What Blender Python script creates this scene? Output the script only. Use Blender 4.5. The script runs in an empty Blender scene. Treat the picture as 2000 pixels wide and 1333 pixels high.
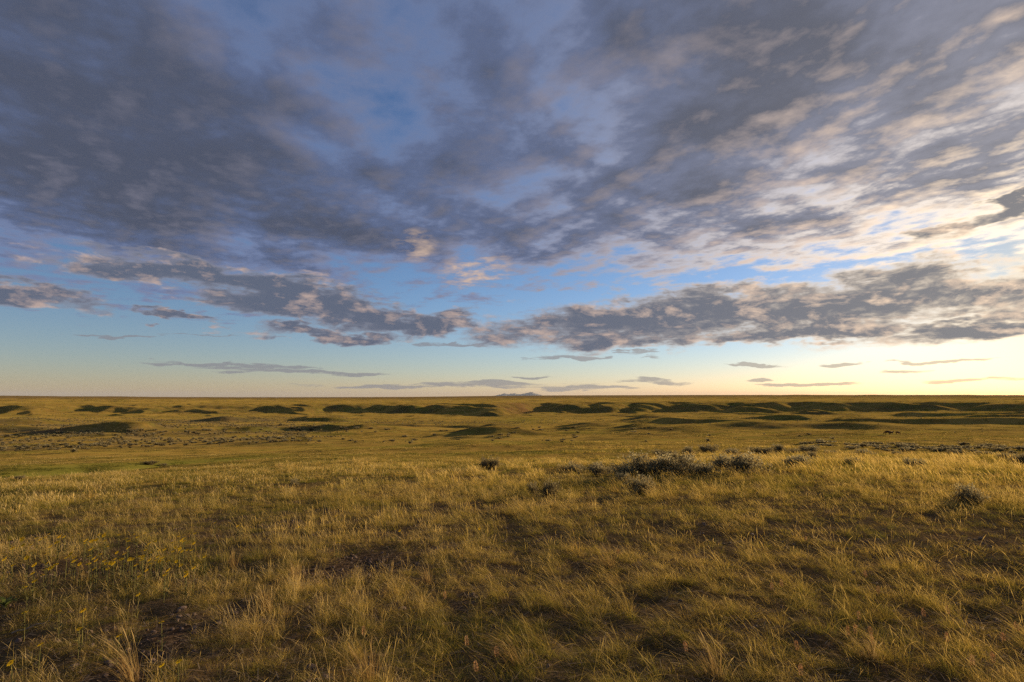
import bpy, bmesh, math, random
import numpy as np
from mathutils import Vector
from mathutils.bvhtree import BVHTree

R = math.radians
scene = bpy.context.scene
COL = scene.collection

# ------------------------------------------------------------------ camera
EYE = 1.6
PITCH = 5.6
cam_data = bpy.data.cameras.new('camera')
cam_data.sensor_width = 36.0
cam_data.lens = 20.0
cam_data.clip_start = 0.05
cam_data.clip_end = 400000.0
cam = bpy.data.objects.new('camera', cam_data)
COL.objects.link(cam)
cam.location = (0.0, 0.0, EYE)
cam.rotation_euler = (R(90 + PITCH), 0, 0)
scene.camera = cam

# ------------------------------------------------------------------ sun
SUN_AZ, SUN_EL = 50.0, 7.0            # azimuth clockwise from +Y (view direction), elevation
to_sun = Vector((math.sin(R(SUN_AZ)) * math.cos(R(SUN_EL)), math.cos(R(SUN_AZ)) * math.cos(R(SUN_EL)), math.sin(R(SUN_EL))))
sun_data = bpy.data.lights.new('sun', 'SUN')
sun_data.energy = 5.0
sun_data.angle = R(0.6)
sun_data.color = (1.0, 0.755, 0.45)
sun = bpy.data.objects.new('sun', sun_data)
COL.objects.link(sun)
sun.rotation_euler = (-to_sun).to_track_quat('-Z', 'Y').to_euler()
sun.location = (60, 50, 40)

# ------------------------------------------------------------------ view
scene.view_settings.view_transform = 'Standard'
scene.view_settings.look = 'None'
scene.view_settings.exposure = 0.92
scene.view_settings.gamma = 1.0
scene.view_settings.use_curve_mapping = False
scene.render.engine = 'CYCLES'
scene.cycles.max_bounces = 6
scene.cycles.diffuse_bounces = 3
scene.cycles.glossy_bounces = 2
scene.cycles.transmission_bounces = 3
scene.cycles.volume_bounces = 1
scene.cycles.use_denoising = False

# ------------------------------------------------------------------ world: physical sky plus two cloud layers
world = bpy.data.worlds.new('World')
scene.world = world
world.use_nodes = True
WT = world.node_tree
WT.nodes.clear()


class N:
    """A float or colour socket with operators; builds math nodes in tree t."""
    def __init__(self, t, s):
        self.t, self.s = t, s

    def _m(self, op, *a, clamp=False):
        n = self.t.nodes.new('ShaderNodeMath')
        n.operation = op
        n.use_clamp = clamp
        for i, v in enumerate(a):
            if isinstance(v, N):
                self.t.links.new(v.s, n.inputs[i])
            else:
                n.inputs[i].default_value = v
        return N(self.t, n.outputs[0])

    def __add__(self, o): return self._m('ADD', self, o)
    __radd__ = __add__
    def __sub__(self, o): return self._m('SUBTRACT', self, o)
    def __rsub__(self, o): return self._m('SUBTRACT', o, self)
    def __mul__(self, o): return self._m('MULTIPLY', self, o)
    __rmul__ = __mul__
    def __truediv__(self, o): return self._m('DIVIDE', self, o)
    def __rtruediv__(self, o): return self._m('DIVIDE', o, self)
    def clamp(self): return self._m('ADD', self, 0.0, clamp=True)
    def max(self, o): return self._m('MAXIMUM', self, o)
    def min(self, o): return self._m('MINIMUM', self, o)
    def smax(self, o, k): return self._m('SMOOTH_MAX', self, o, k)
    def pow(self, o): return self._m('POWER', self, o)
    def exp(self): return self._m('EXPONENT', self)
    def abs(self): return self._m('ABSOLUTE', self)
    def ss(self, a, b, to0=0.0, to1=1.0):
        n = self.t.nodes.new('ShaderNodeMapRange')
        n.interpolation_type = 'SMOOTHSTEP'
        self.t.links.new(self.s, n.inputs[0])
        for i, v in zip((1, 2, 3, 4), (a, b, to0, to1)):
            if isinstance(v, N): self.t.links.new(v.s, n.inputs[i])
            else: n.inputs[i].default_value = v
        return N(self.t, n.outputs[0])


def xyz(t, x, y, z=0.0):
    n = t.nodes.new('ShaderNodeCombineXYZ')
    for i, v in enumerate((x, y, z)):
        if isinstance(v, N): t.links.new(v.s, n.inputs[i])
        else: n.inputs[i].default_value = v
    return n.outputs[0]


def noise(t, vec, scale, detail=5.0, rough=0.55, lac=2.0, dist=0.0, dims='2D', out=0):
    n = t.nodes.new('ShaderNodeTexNoise')
    n.noise_dimensions = dims
    if vec is not None: t.links.new(vec, n.inputs['Vector'])
    n.inputs['Scale'].default_value = scale
    n.inputs['Detail'].default_value = detail
    n.inputs['Roughness'].default_value = rough
    n.inputs['Lacunarity'].default_value = lac
    n.inputs['Distortion'].default_value = dist
    return N(t, n.outputs[out]) if out == 0 else n.outputs[out]


def mixc(t, f, a, b, mode='MIX'):
    n = t.nodes.new('ShaderNodeMix')
    n.data_type = 'RGBA'
    n.blend_type = mode
    n.clamp_factor = True
    for sock, v in ((n.inputs[0], f), (n.inputs[6], a), (n.inputs[7], b)):
        if isinstance(v, N): t.links.new(v.s, sock)
        elif hasattr(v, 'is_output'): t.links.new(v, sock)
        elif isinstance(v, (int, float)): sock.default_value = v
        else: sock.default_value = (v[0], v[1], v[2], 1.0)
    return n.outputs[2]


def build_world():
    t = WT
    new, link = t.nodes.new, t.links.new
    SKY_STRENGTH = 0.088
    tc = new('ShaderNodeTexCoord')
    sep = new('ShaderNodeSeparateXYZ')
    link(tc.outputs['Generated'], sep.inputs[0])
    X, Y, Z = (N(t, sep.outputs[i]) for i in range(3))
    az = X._m('ARCTAN2', X, Y) * (180 / math.pi)
    el = (Z._m('ARCSINE', Z) * (180 / math.pi)).max(-0.5)

    sky = new('ShaderNodeTexSky')
    sky.sky_type = 'NISHITA'
    sky.sun_disc = False
    sky.sun_elevation = R(SUN_EL)
    sky.sun_rotation = R(SUN_AZ)
    sky.altitude = 800
    sky.air_density = 1.0
    sky.dust_density = SKY_DUST
    sky.ozone_density = 2.0

    # cloud-plane coordinates (flat layer, slightly lifted so that it stays finite at the horizon)
    zz = Z.max(0.0) + 0.05
    px, py = X / zz, Y / zz
    # streak axis of the deck
    ca, sa = math.cos(R(-60)), math.sin(R(-60))
    qa = px * ca + py * sa
    qb = px * (-sa) + py * ca

    # angle to the sun
    cosg = (X * to_sun.x + Y * to_sun.y + Z * to_sun.z).clamp()
    glow_w = cosg.pow(6.5)
    glow_n = cosg.pow(40.0)
    glow_t = cosg.pow(6.5)

    # large edge noise in sky angles
    ang = xyz(t, az * 0.02, el * 0.05)
    # -------------------------------------------------- deck coverage
    fc = new('ShaderNodeFloatCurve')
    link((az * (1 / 360.0) + 0.5).s, fc.inputs['Value'])
    cur = fc.mapping.curves[0]
    pts = [(-180, 12), (-90, 10.5), (-60, 9.8), (-42, 9.6), (-36, 10.2), (-29, 9.8), (-20, 10.0), (-8, 10.2), (0, 10.6),
           (5, 12.4), (15, 12.6), (29, 12.6), (36, 12.4), (43, 12.0), (60, 12.5), (90, 12.5), (180, 12)]
    cur.points[0].location = (0.0, 12 / 40.0)
    cur.points[1].location = (1.0, 12 / 40.0)
    for a, e in pts[1:-1]:
        cur.points.new(a / 360 + 0.5, e / 40)
    fc.mapping.update()
    B = N(t, fc.outputs[0]) * 40.0
    deck = ((el - B) / (el * 0.25 + 2.2)).min(1.0)

    skyvec = xyz(t, az, el)

    # the same angles bent by noise, so that the low banks get ragged outlines
    wa = noise(t, xyz(t, az * 0.16 + 11.0, el * 0.55 + 2.0), 1.0, 4.0, 0.6)
    wb = noise(t, xyz(t, az * 0.16 + 31.0, el * 0.55 + 9.0), 1.0, 4.0, 0.6)
    warp = el.ss(1.0, 8.0, 0.25, 1.0)
    az_w = az + (wa - 0.5) * 14.0 * warp
    el_w = el + (wb - 0.5) * 4.2 * warp
    bent = xyz(t, az_w, el_w)

    def field(shapes, skyvec=skyvec):
        acc = None
        for (a0, e0, ra, re, tilt) in shapes:
            mp = new('ShaderNodeMapping')
            mp.vector_type = 'TEXTURE'
            mp.inputs['Location'].default_value = (a0, e0, 0)
            mp.inputs['Rotation'].default_value = (0, 0, R(tilt))
            mp.inputs['Scale'].default_value = (ra, re, 1)
            link(skyvec, mp.inputs['Vector'])
            dp = new('ShaderNodeVectorMath')
            dp.operation = 'DOT_PRODUCT'
            link(mp.outputs[0], dp.inputs[0])
            link(mp.outputs[0], dp.inputs[1])
            e = N(t, dp.outputs['Value'])
            acc = e if acc is None else acc.min(e)
        return (1.0 - acc).max(-1.0)

    STRIPS = [(-41.5, 7.9, 7.0, 1.3, -6), (-31.3, 7.15, 3.2, 0.55, -6), (-20.5, 9.1, 10.5, 2.2, -7), (-29.5, 10.6, 11, 1.6, -4),
              (-18.0, 5.95, 10.0, 0.85, -1), (-9.8, 7.3, 9.5, 1.5, 3),
              (13.0, 7.5, 17.5, 2.9, 3), (30.0, 8.0, 15.0, 3.1, 3), (47.0, 8.2, 14.0, 2.9, 2), (10.3, 5.7, 8.5, 1.2, -2),
              (26.0, 5.7, 10.0, 1.1, 0), (39.6, 5.0, 9.0, 1.2, 1), (66, 6.5, 11, 1.5, 0), (-62, 7.5, 10, 1.2, 0), (-84, 6.5, 9, 1.0, 0),
              (92, 7.0, 12, 1.3, 0), (43.5, 14.9, 7.5, 1.1, 17)]
    WISPS = [(8.2, 3.99, 7.6, 0.26, 1), (23.8, 2.88, 4.2, 0.19, 0), (30.7, 2.98, 2.0, 0.24, 2), (34.7, 2.13, 2.3, 0.22, -1),
             (13.6, 1.61, 4.6, 0.27, -1), (23.3, 1.43, 1.6, 0.2, 0), (-26.3, 2.82, 9.0, 0.24, -1), (-19.8, 2.3, 8.6, 0.24, -1),
             (-35.2, 5.05, 2.6, 0.21, 0), (-29.3, 5.35, 3.4, 0.23, 0), (-5.2, 5.14, 3.6, 0.3, 0), (-2.0, 1.2, 9.0, 0.34, 0),
             (4.0, 0.9, 8.0, 0.3, 0), (-14, 1.0, 7.0, 0.22, -1), (2.5, 2.0, 3.0, 0.17, 0), (37.5, 3.0, 4.0, 0.16, 0),
             (-50, 3.2, 5, 0.25, 0), (52, 2.6, 5, 0.25, 0), (-46, 1.2, 4, 0.18, 0), (28, 1.0, 5, 0.16, 0), (40, 1.3, 5, 0.2, 0)]
    strips = field(STRIPS, bent)
    wisps = field(WISPS, bent)

    # -------------------------------------------------- noises (sampled at p and a little toward the sun)
    sd = Vector((to_sun.x, to_sun.y)).normalized()

    def deck_noise(off):
        ox, oy = sd.x * off, sd.y * off
        a = qa + (ox * ca + oy * sa)
        b = qb + (-ox * sa + oy * ca)
        big = noise(t, xyz(t, a * 0.42 + 3.1, b * 0.56 + 7.7), 1.0, 3.0, 0.5)
        mid = noise(t, xyz(t, a * 2.0, b * 2.2), 1.3, 7.0, 0.56, dist=0.12)
        fine = noise(t, xyz(t, a * 4.2, b * 5.2), 1.3, 5.0, 0.6)
        return big, mid, fine

    def strip_noise(off):
        # sky-angle noise, stretched sideways
        e2 = el + off * 0.6
        a2 = az + off * 3.0
        n1 = noise(t, xyz(t, a2 * 0.12 + 5.0, e2 * 0.40), 1.0, 6.0, 0.6, dist=0.25)
        n2 = noise(t, xyz(t, a2 * 0.55 + 1.0, e2 * 1.15), 1.0, 6.0, 0.62, dist=0.3)
        return n1 * 0.72 + n2 * 0.28

    big, mid, fine = deck_noise(0.0)
    big2, mid2, fine2 = deck_noise(0.09)
    # thin windows and thick cores of the deck
    thin = field([(-18, 34, 17, 8, -25), (4, 33, 7, 6, 35), (-9, 13.0, 14, 1.5, 0)]).max(0.0)
    core = field([(-36, 21, 20, 9, -18), (-18, 15.5, 17, 3.0, -8), (-44, 32, 12, 9, -20), (3, 15.5, 9, 3.0, 20), (25, 29, 16, 6, 20)]).max(0.0)

    # deck density
    brk = field([(18, 13.6, 13, 1.8, 10), (36, 15.0, 14, 4.0, 14), (50, 13.5, 12, 4.0, 10)]).max(0.0)
    shape = deck * 0.60 + 0.06 - thin * 0.26 + core * 0.34 + brk * 0.20
    near_edge = el.ss(12.0, 24.0, 1.1, 0.55)
    d1 = shape + (big - 0.5) * 1.1 + (mid - 0.5) * 1.55 + (fine - 0.5) * near_edge
    d1s = shape + (big2 - 0.5) * 1.1 + (mid2 - 0.5) * 1.55 + (fine2 - 0.5) * near_edge
    a1 = d1.ss(-0.20, el.ss(11.0, 24.0, 0.30, 0.62))
    th1 = d1.ss(0.0, 1.35)
    puff = field([(-9.8, 14.9, 2.6, 2.1, -20), (-3.6, 12.6, 5.0, 2.3, 10)]).max(0.0)
    lit1 = ((d1 - d1s) * glow_w.ss(0.0, 0.5, 1.1, 1.9) + puff * (mid + fine - 0.80) * 1.6).clamp() * (1.0 - th1 * 0.35)

    # strips
    sn, sn2 = strip_noise(0.0), strip_noise(0.5)
    s0 = strips * 0.80 + (mid - 0.5) * 0.3 - 0.06
    d2 = s0 + (sn - 0.5) * 2.2
    d2s = s0 + (sn2 - 0.5) * 2.2
    a2 = d2.ss(-0.22, 0.42)
    th2 = d2.ss(-0.05, 0.62)
    lit2 = ((d2 - d2s) * 2.7 - 0.08).clamp() * (1.0 - th2 * 0.35)
    wn = noise(t, xyz(t, az * 0.16, el * 1.6), 1.0, 5.0, 0.6)
    d3 = wisps * 0.8 + (wn - 0.5) * 2.4
    a3 = d3.ss(0.0, 0.55) * 0.75

    # -------------------------------------------------- colours (scene-linear, before the sky strength)
    K = 0.755 / SKY_STRENGTH
    thick1 = mixc(t, glow_w, (0.054, 0.064, 0.098), (0.150, 0.147, 0.160))
    thin1 = mixc(t, glow_t, (0.122, 0.158, 0.270), (1.02, 0.86, 0.68))
    medium1 = mixc(t, glow_w, (0.076, 0.101, 0.182), (0.27, 0.26, 0.28))
    shadow1 = mixc(t, th1.ss(0.30, 1.0), mixc(t, th1.ss(0.0, 0.45), thin1, medium1), thick1)
    litc = mixc(t, glow_w, (0.185, 0.178, 0.225), (0.95, 0.70, 0.50))
    litc = mixc(t, glow_n, litc, (1.3, 1.1, 0.78))
    litc = mixc(t, puff * 1.4, litc, (0.46, 0.34, 0.27))
    c1 = mixc(t, lit1, shadow1, litc)
    shadow2 = mixc(t, th2, mixc(t, glow_t, (0.180, 0.180, 0.220), (1.0, 0.80, 0.56)), mixc(t, glow_w, (0.078, 0.095, 0.140), (0.185, 0.178, 0.180)))
    c2 = mixc(t, lit2, shadow2, mixc(t, glow_w, (0.46, 0.335, 0.28), (0.95, 0.70, 0.48)))
    c3 = mixc(t, glow_w, (0.16, 0.16, 0.185), (0.46, 0.38, 0.27))

    base = mixc(t, 1.0, sky.outputs[0], SKY_TINT, 'MULTIPLY')
    base = mixc(t, glow_n, base, mixc(t, 1.0, base, (0.66, 0.60, 0.42), 'MULTIPLY'))
    warm = (el * -0.30).exp()
    base = mixc(t, warm, base, mixc(t, 1.0, base, (1.42, 1.12, 1.02), 'MULTIPLY'))

    def scale(c):
        return mixc(t, 1.0, c, (K, K, K), 'MULTIPLY')
    out = mixc(t, a3, base, scale(c3))
    out = mixc(t, a1, out, scale(c1))
    out = mixc(t, a2, out, scale(c2))
    bg = new('ShaderNodeBackground')
    link(out, bg.inputs['Color'])
    bg.inputs['Strength'].default_value = SKY_STRENGTH
    wo = new('ShaderNodeOutputWorld')
    link(bg.outputs[0], wo.inputs['Surface'])


SKY_DUST = 0.5
SKY_TINT = (0.68, 0.75, 0.98)
build_world()
world.cycles.sampling_method = 'MANUAL'
world.cycles.sample_map_resolution = 512

# ------------------------------------------------------------------ numpy noise
_perm = np.random.RandomState(7).permutation(4096)
_perm = np.concatenate([_perm, _perm])
_gang = np.random.RandomState(8).rand(4096) * 2 * np.pi
_gx, _gy = np.cos(_gang), np.sin(_gang)


def pnoise(x, y, seed=0):
    """2-D gradient noise in about [-1, 1]."""
    x = np.asarray(x, float) + seed * 17.31
    y = np.asarray(y, float) + seed * 9.17
    xi, yi = np.floor(x).astype(np.int64), np.floor(y).astype(np.int64)
    xf, yf = x - xi, y - yi
    u, v = xf * xf * xf * (xf * (xf * 6 - 15) + 10), yf * yf * yf * (yf * (yf * 6 - 15) + 10)

    def g(ix, iy, fx, fy):
        h = _perm[(_perm[ix & 4095] + (iy & 4095)) & 4095]
        return _gx[h] * fx + _gy[h] * fy
    a = g(xi, yi, xf, yf)
    b = g(xi + 1, yi, xf - 1, yf)
    c = g(xi, yi + 1, xf, yf - 1)
    d = g(xi + 1, yi + 1, xf - 1, yf - 1)
    return 1.5 * ((a * (1 - u) + b * u) * (1 - v) + (c * (1 - u) + d * u) * v)


def fbm(x, y, oct=4, seed=0, gain=0.5):
    s, a, n = 0.0, 1.0, 0.0
    for i in range(oct):
        s = s + a * pnoise(np.asarray(x) * 2 ** i, np.asarray(y) * 2 ** i, seed + i)
        n += a
        a *= gain
    return s / n


def sstep(x, a, b):
    t = np.clip((x - a) / (b - a), 0, 1)
    return t * t * (3 - 2 * t)


# ------------------------------------------------------------------ terrain
# drop of the ground below the eye, metres, by distance (rows) and azimuth (columns, degrees)
T_AZ = np.array([-60, -42, -25, -8, 8, 25, 42, 60.0])
T_D = np.array([1, 4, 8, 15, 25, 45, 70, 100, 140, 200, 300, 400, 600, 780, 920, 1070, 1400, 2500, 5000, 12000, 32000.0])
_cols = {
    -42: [1.6, 1.63, 1.75, 2.25, 3.1, 4.6, 6.4, 8.5, 10.8, 13, 15.5, 18.2, 20.5, 22.0, 22.0, 13, 11.6, 9.5, 3, -18, -20],
    -25: [1.6, 1.63, 1.78, 2.3, 3.05, 4.8, 6.8, 9.1, 11.5, 14.2, 17.6, 20.2, 23, 24.5, 25, 15.5, 13, 10.5, 9, 18, 60],
    -8: [1.6, 1.62, 1.78, 2.2, 3.0, 4.7, 6.6, 8.6, 11.2, 14.6, 19, 22.0, 25.8, 27, 27.5, 15, 13.7, 13.4, 9, 2, 20],
    8: [1.6, 1.6, 1.75, 2.1, 2.9, 4.5, 6.4, 8.5, 10.8, 14.1, 18.7, 21.6, 25.6, 26.5, 27, 13, 11.2, 6.7, 0, -22, -25],
    25: [1.6, 1.6, 1.68, 1.88, 2.5, 3.95, 5.7, 7.6, 9.9, 13.2, 18.1, 20.8, 23.5, 24, 24, 10.2, 9, 4, -12, -34, -30],
    42: [1.6, 1.6, 1.65, 1.75, 2.3, 3.5, 4.8, 6.4, 8.4, 11.2, 15.4, 17.6, 19.0, 19.3, 19.3, 9, 8.4, 5, -5, -20, -20],
}
_tab = np.array([_cols[-42], _cols[-42], _cols[-25], _cols[-8], _cols[8], _cols[25], _cols[42], _cols[42]])
LA = np.linspace(-60, 60, 241)
LL = np.linspace(0, math.log(32000), 900)


def _smooth(a, k, axis):
    w = np.hanning(2 * k + 3)[1:-1]
    w /= w.sum()
    pad = [(0, 0), (0, 0)]
    pad[axis] = (k, k)
    b = np.pad(a, pad, mode='edge')
    return np.apply_along_axis(lambda r: np.convolve(r, w, 'valid'), axis, b)


def _build_grid():
    g = np.array([np.interp(LL, np.log(T_D), row) for row in _tab])
    g = np.array([np.interp(LA, T_AZ, g[:, j]) for j in range(g.shape[1])]).T
    g = _smooth(g, 18, 0)
    near = _smooth(g, 26, 1)
    sharp = _smooth(g, 3, 1)
    w = sstep(LL, math.log(650), math.log(850)) * (1 - sstep(LL, math.log(1500), math.log(2200)))
    return near * (1 - w) + sharp * w


_G = _build_grid()


def table(az, lnD):
    i = np.clip((az + 60) / 0.5, 0, len(LA) - 1.001)
    j = np.clip(lnD / (LL[1] - LL[0]), 0, len(LL) - 1.001)
    i0, j0 = i.astype(int), j.astype(int)
    fi, fj = i - i0, j - j0
    return ((_G[i0, j0] * (1 - fi) + _G[i0 + 1, j0] * fi) * (1 - fj) + (_G[i0, j0 + 1] * (1 - fi) + _G[i0 + 1, j0 + 1] * fi) * fj)


def polar(az, d):
    return d * math.sin(R(az)), d * math.cos(R(az))


# low mounds: azimuth, distance, height, lateral sigma, depth sigma
MOUNDS = [(-1.5, 246, 5.2, 16, 28), (8.5, 385, 3.6, 22, 40), (14, 330, 3.0, 24, 30), (19, 300, 2.6, 26, 24), (22, 420, 4.0, 34, 40),
          (-14, 330, 1.8, 30, 30), (31, 430, 3.2, 40, 30), (-34, 330, 2.4, 26, 22), (-3, 120, 1.0, 12, 16), (4, 92, 0.9, 12, 12),
          (37, 130, 1.1, 18, 18), (12, 200, 1.5, 20, 24), (-20, 190, 1.2, 20, 22), (28, 250, 1.8, 26, 22)]


def height(x, y):
    x = np.asarray(x, float)
    y = np.asarray(y, float)
    D = np.hypot(x, y)
    D = np.maximum(D, 1e-3)
    az = np.degrees(np.arctan2(x, y))
    azc = np.clip(az, -60, 60)
    # the bluffs: spurs and coulees bend their edge
    win = sstep(D, 480, 760) * (1 - sstep(D, 1500, 2400))
    wx = x + 0.55 * y
    Wp = 170 * fbm(x / 330, y / 900, 2, seed=3) + 150 * (0.6 - 2 * np.abs(fbm(wx / 240, y / 500, 2, seed=5)))
    Wp = Wp + 60 * (0.6 - 2 * np.abs(fbm(wx / 85, y / 220, 2, seed=9)))
    notch = np.exp(-((azc - 2.9) / 1.9) ** 2)
    Wp = Wp * (1 - 0.8 * notch) - 150 * notch + 90 * np.exp(-((azc + 1.6) / 1.6) ** 2)
    for a_, w_, g_ in ((-37, 1.0, 90), (-31, 0.8, 110), (-24, 0.9, 120), (-17.5, 0.7, 140), (-13.2, 0.9, 120), (-8.2, 0.7, 150), (7.6, 0.8, 130),
                       (11.5, 0.7, 150), (15.0, 1.0, 120), (20.5, 0.9, 140), (26.0, 1.2, 130), (31.5, 0.9, 120), (38.0, 1.1, 130)):
        Wp = Wp - 0.5 * g_ * np.exp(-((azc - a_ - (D - 1000) * 0.006) / w_) ** 2) * (1 - notch)
    z = EYE - table(azc, np.log(np.maximum(D + win * Wp, 1.0)))
    # relief that grows with distance
    z = z + 0.55 * fbm(x / 19, y / 15, 3, seed=11) * sstep(D, 8, 60)
    z = z + 2.0 * fbm(x / 75, y / 60, 3, seed=12) * sstep(D, 60, 400) * (1 - 0.6 * win)
    z = z + 12.0 * fbm(x / 1300, y / 600, 3, seed=13) * sstep(D, 1300, 5000) * (1 - sstep(D, 5500, 11000)) + 16 * fbm(x / 5200, y / 5200, 2, seed=14) * sstep(D, 4000, 9000)
    z = z + 2.3 * fbm(x / 95, y / 80, 4, seed=15) * sstep(D, 600, 900) * (1 - sstep(D, 1300, 2500))
    z = z + 2.4 * (0.5 - np.abs(fbm(wx / 38, y / 90, 2, seed=16))) * sstep(D, 700, 850) * (1 - sstep(D, 1150, 1400))
    for a, d, h, sl, sdp in MOUNDS:
        cx, cy = polar(a, d)
        ca, sa = math.cos(R(a)), math.sin(R(a))
        lx = (x - cx) * ca - (y - cy) * sa
        ly = (x - cx) * sa + (y - cy) * ca
        wob = 1 + 0.35 * pnoise(x / sl, y / sl, seed=20)
        z = z + h * np.exp(-(lx / sl * wob) ** 2 - (ly / sdp * wob) ** 2)
    # creek channel across the left of the valley
    Dc = 430 + 60 * fbm(azc * 0.07, azc * 0 + 1.7, 3, seed=31) + 2.0 * (azc + 20)
    ch = np.exp(-((D - Dc) / 19) ** 2) * sstep(-azc, -2, 6)
    z = z - 5.6 * ch
    # scarps facing the viewer on the right of the valley
    for D0, hh, s0, f in ((520, 4.2, 41, 0.11), (640, 4.6, 43, 0.08), (745, 3.2, 47, 0.14)):
        Ds = D0 + 70 * fbm(azc * f, azc * 0 + 0.5, 3, seed=s0)
        gate = sstep(azc, 9, 15) * sstep(fbm(azc * 0.09, azc * 0 + 8.5, 2, seed=s0 + 1), -0.25, 0.05)
        z = z + hh * gate * (sstep(D, Ds - 8, Ds + 8) - sstep(D, Ds + 30, Ds + 150))
    for D0, hh, s0, f in ((340, 2.6, 44, 0.10), (590, 4.0, 46, 0.09)):
        Ds = D0 + 60 * fbm(azc * f, azc * 0 + 0.5, 3, seed=s0)
        gate = sstep(-azc, 9, 16) * sstep(fbm(azc * 0.10, azc * 0 + 8.5, 2, seed=s0 + 3), -0.2, 0.1)
        z = z + hh * gate * (sstep(D, Ds - 7, Ds + 7) - sstep(D, Ds + 30, Ds + 140))
    # swale under the sagebrush clump
    sw = sstep(azc, 1, 6) * (1 - sstep(azc, 17, 22))
    z = z - 0.62 * sw * np.exp(-((D - 21.5 - 0.10 * (azc - 10) - 0.8 * fbm(azc * 0.3, azc * 0, 2, seed=52)) / 2.2) ** 2)
    # wet gully at the left
    t = np.clip((azc + 50) / 30, 0, 1)
    Dg = 46 + 36 * t ** 1.3 + 3 * fbm(azc * 0.2, azc * 0, 2, seed=51)
    z = z - 1.25 * np.exp(-((D - Dg) / (4.2 + 3 * t)) ** 2) * (1 - sstep(azc, -26, -17))
    # hummocks and small unevenness near the camera
    nearw = 1 - sstep(D, 30, 90)
    z = z + nearw * (0.05 * fbm(x / 1.3, y / 1.3, 3, seed=61) + 0.02 * fbm(x / 0.28, y / 0.28, 2, seed=62))
    return z


_z0 = float(height(np.array([0.0]), np.array([0.05]))[0])
cam.location.z = EYE + _z0


# ------------------------------------------------------------------ ground cover maps (what grows where)
def cover_maps(x, y):
    D = np.hypot(x, y)
    az = np.degrees(np.arctan2(x, y))
    bare = sstep(fbm(x / 0.9, y / 0.9, 3, seed=71) + 0.35 * fbm(x / 3.0, y / 3.0, 2, seed=72), 0.10, 0.38) * (1 - sstep(D, 7.0, 12.0)) * (1 - 0.75 * sstep(x / np.maximum(D, 1), -0.1, 0.35))
    bare = np.maximum(bare, 0.9 * sstep(fbm(x / 2.4, y / 1.1, 3, seed=73), 0.36, 0.55) * (1 - sstep(D, 9, 16)) * (1 - 0.6 * sstep(x / np.maximum(D, 1), 0.1, 0.5)))
    green = sstep(fbm(x / 60, y / 20, 4, seed=74), -0.08, 0.40) * 0.55 * sstep(D, 14, 45) + 0.38 * sstep(fbm(x / 2.2, y / 2.2, 2, seed=75), -0.2, 0.5)
    # wet meadow in the gully at the left, flat below the notch, creek side
    t = np.clip((az + 50) / 30, 0, 1)
    Dg = 50 + 37 * t ** 1.3
    green = np.maximum(green, 0.95 * np.exp(-((D - Dg - 3) / (8 + 6 * t)) ** 2) * (1 - sstep(az, -26, -15)))
    green = np.maximum(green, 0.9 * np.exp(-((az - 1.0) / 2.6) ** 2 - ((D - 640) / 110) ** 2))
    tall = sstep(fbm(x / 7, y / 5, 3, seed=76), -0.25, 0.3)
    ridge = np.exp(-((az - 30) / 22) ** 2) * sstep(D, 8.5, 12) * (1 - sstep(D, 24, 34))
    tall = np.maximum(tall * (1 - 0.25 * (1 - sstep(D, 6, 11))), ridge * (0.65 + 0.35 * tall))
    red = np.exp(-((az - 0.6) / 1.8) ** 2) * sstep(D, 840, 900) * (1 - sstep(D, 1120, 1200)) * (0.35 + 0.65 * sstep(fbm(x / 14, y / 40, 3, seed=78), -0.3, 0.3))
    red = np.maximum(red, 0.8 * np.exp(-((az + 38) / 2.2) ** 2 - ((D - 365) / 26) ** 2))
    sage = sstep(fbm(az * 0.22, D / 45, 3, seed=77), -0.15, 0.2) * sstep(D, 150, 200) * (1 - sstep(D, 640, 800)) * sstep(-az, 14, 22)
    return bare, np.clip(green, 0, 1), tall, red, sage


def build_ground():
    azs = np.concatenate([np.arange(-62, 62, 0.18), np.arange(62, 298, 3.0)])
    rad = np.concatenate([[0.6], np.geomspace(0.9, 150, 250), np.geomspace(151.8, 1500, 190), np.geomspace(1530, 118000, 100)])
    A, Q = np.meshgrid(np.radians(azs), rad, indexing='ij')
    X, Y = Q * np.sin(A), Q * np.cos(A)
    Zh = height(X, Y)
    na, nr = X.shape
    verts = np.stack([X.ravel(), Y.ravel(), Zh.ravel()], 1)
    verts = np.vstack([verts, [[0, 0, _z0]]])
    ii, jj = np.meshgrid(np.arange(na), np.arange(nr - 1), indexing='ij')
    i2 = (ii + 1) % na
    quads = np.stack([ii * nr + jj, ii * nr + jj + 1, i2 * nr + jj + 1, i2 * nr + jj], -1).reshape(-1, 4)[:, ::-1]
    tri = np.stack([np.full(na, na * nr), np.arange(na) * nr, ((np.arange(na) + 1) % na) * nr], -1)[:, ::-1]
    me = bpy.data.meshes.new('ground')
    nq, nt = len(quads), len(tri)
    me.vertices.add(len(verts))
    me.vertices.foreach_set('co', verts.ravel())
    me.loops.add(nq * 4 + nt * 3)
    me.loops.foreach_set('vertex_index', np.concatenate([quads.ravel(), tri.ravel()]).astype(np.int32))
    me.polygons.add(nq + nt)
    me.polygons.foreach_set('loop_start', np.concatenate([np.arange(nq) * 4, nq * 4 + np.arange(nt) * 3]).astype(np.int32))
    me.polygons.foreach_set('use_smooth', np.ones(nq + nt, bool))
    me.update(calc_edges=True)
    me.validate()
    b, g, t, r, s = cover_maps(verts[:, 0], verts[:, 1])
    c1 = me.attributes.new('cover', 'FLOAT_COLOR', 'POINT')
    c1.data.foreach_set('color', np.stack([b, g, r, s], 1).ravel().astype(np.float32))
    o = bpy.data.objects.new('ground', me)
    COL.objects.link(o)
    o['kind'] = 'structure'
    return o


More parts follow.
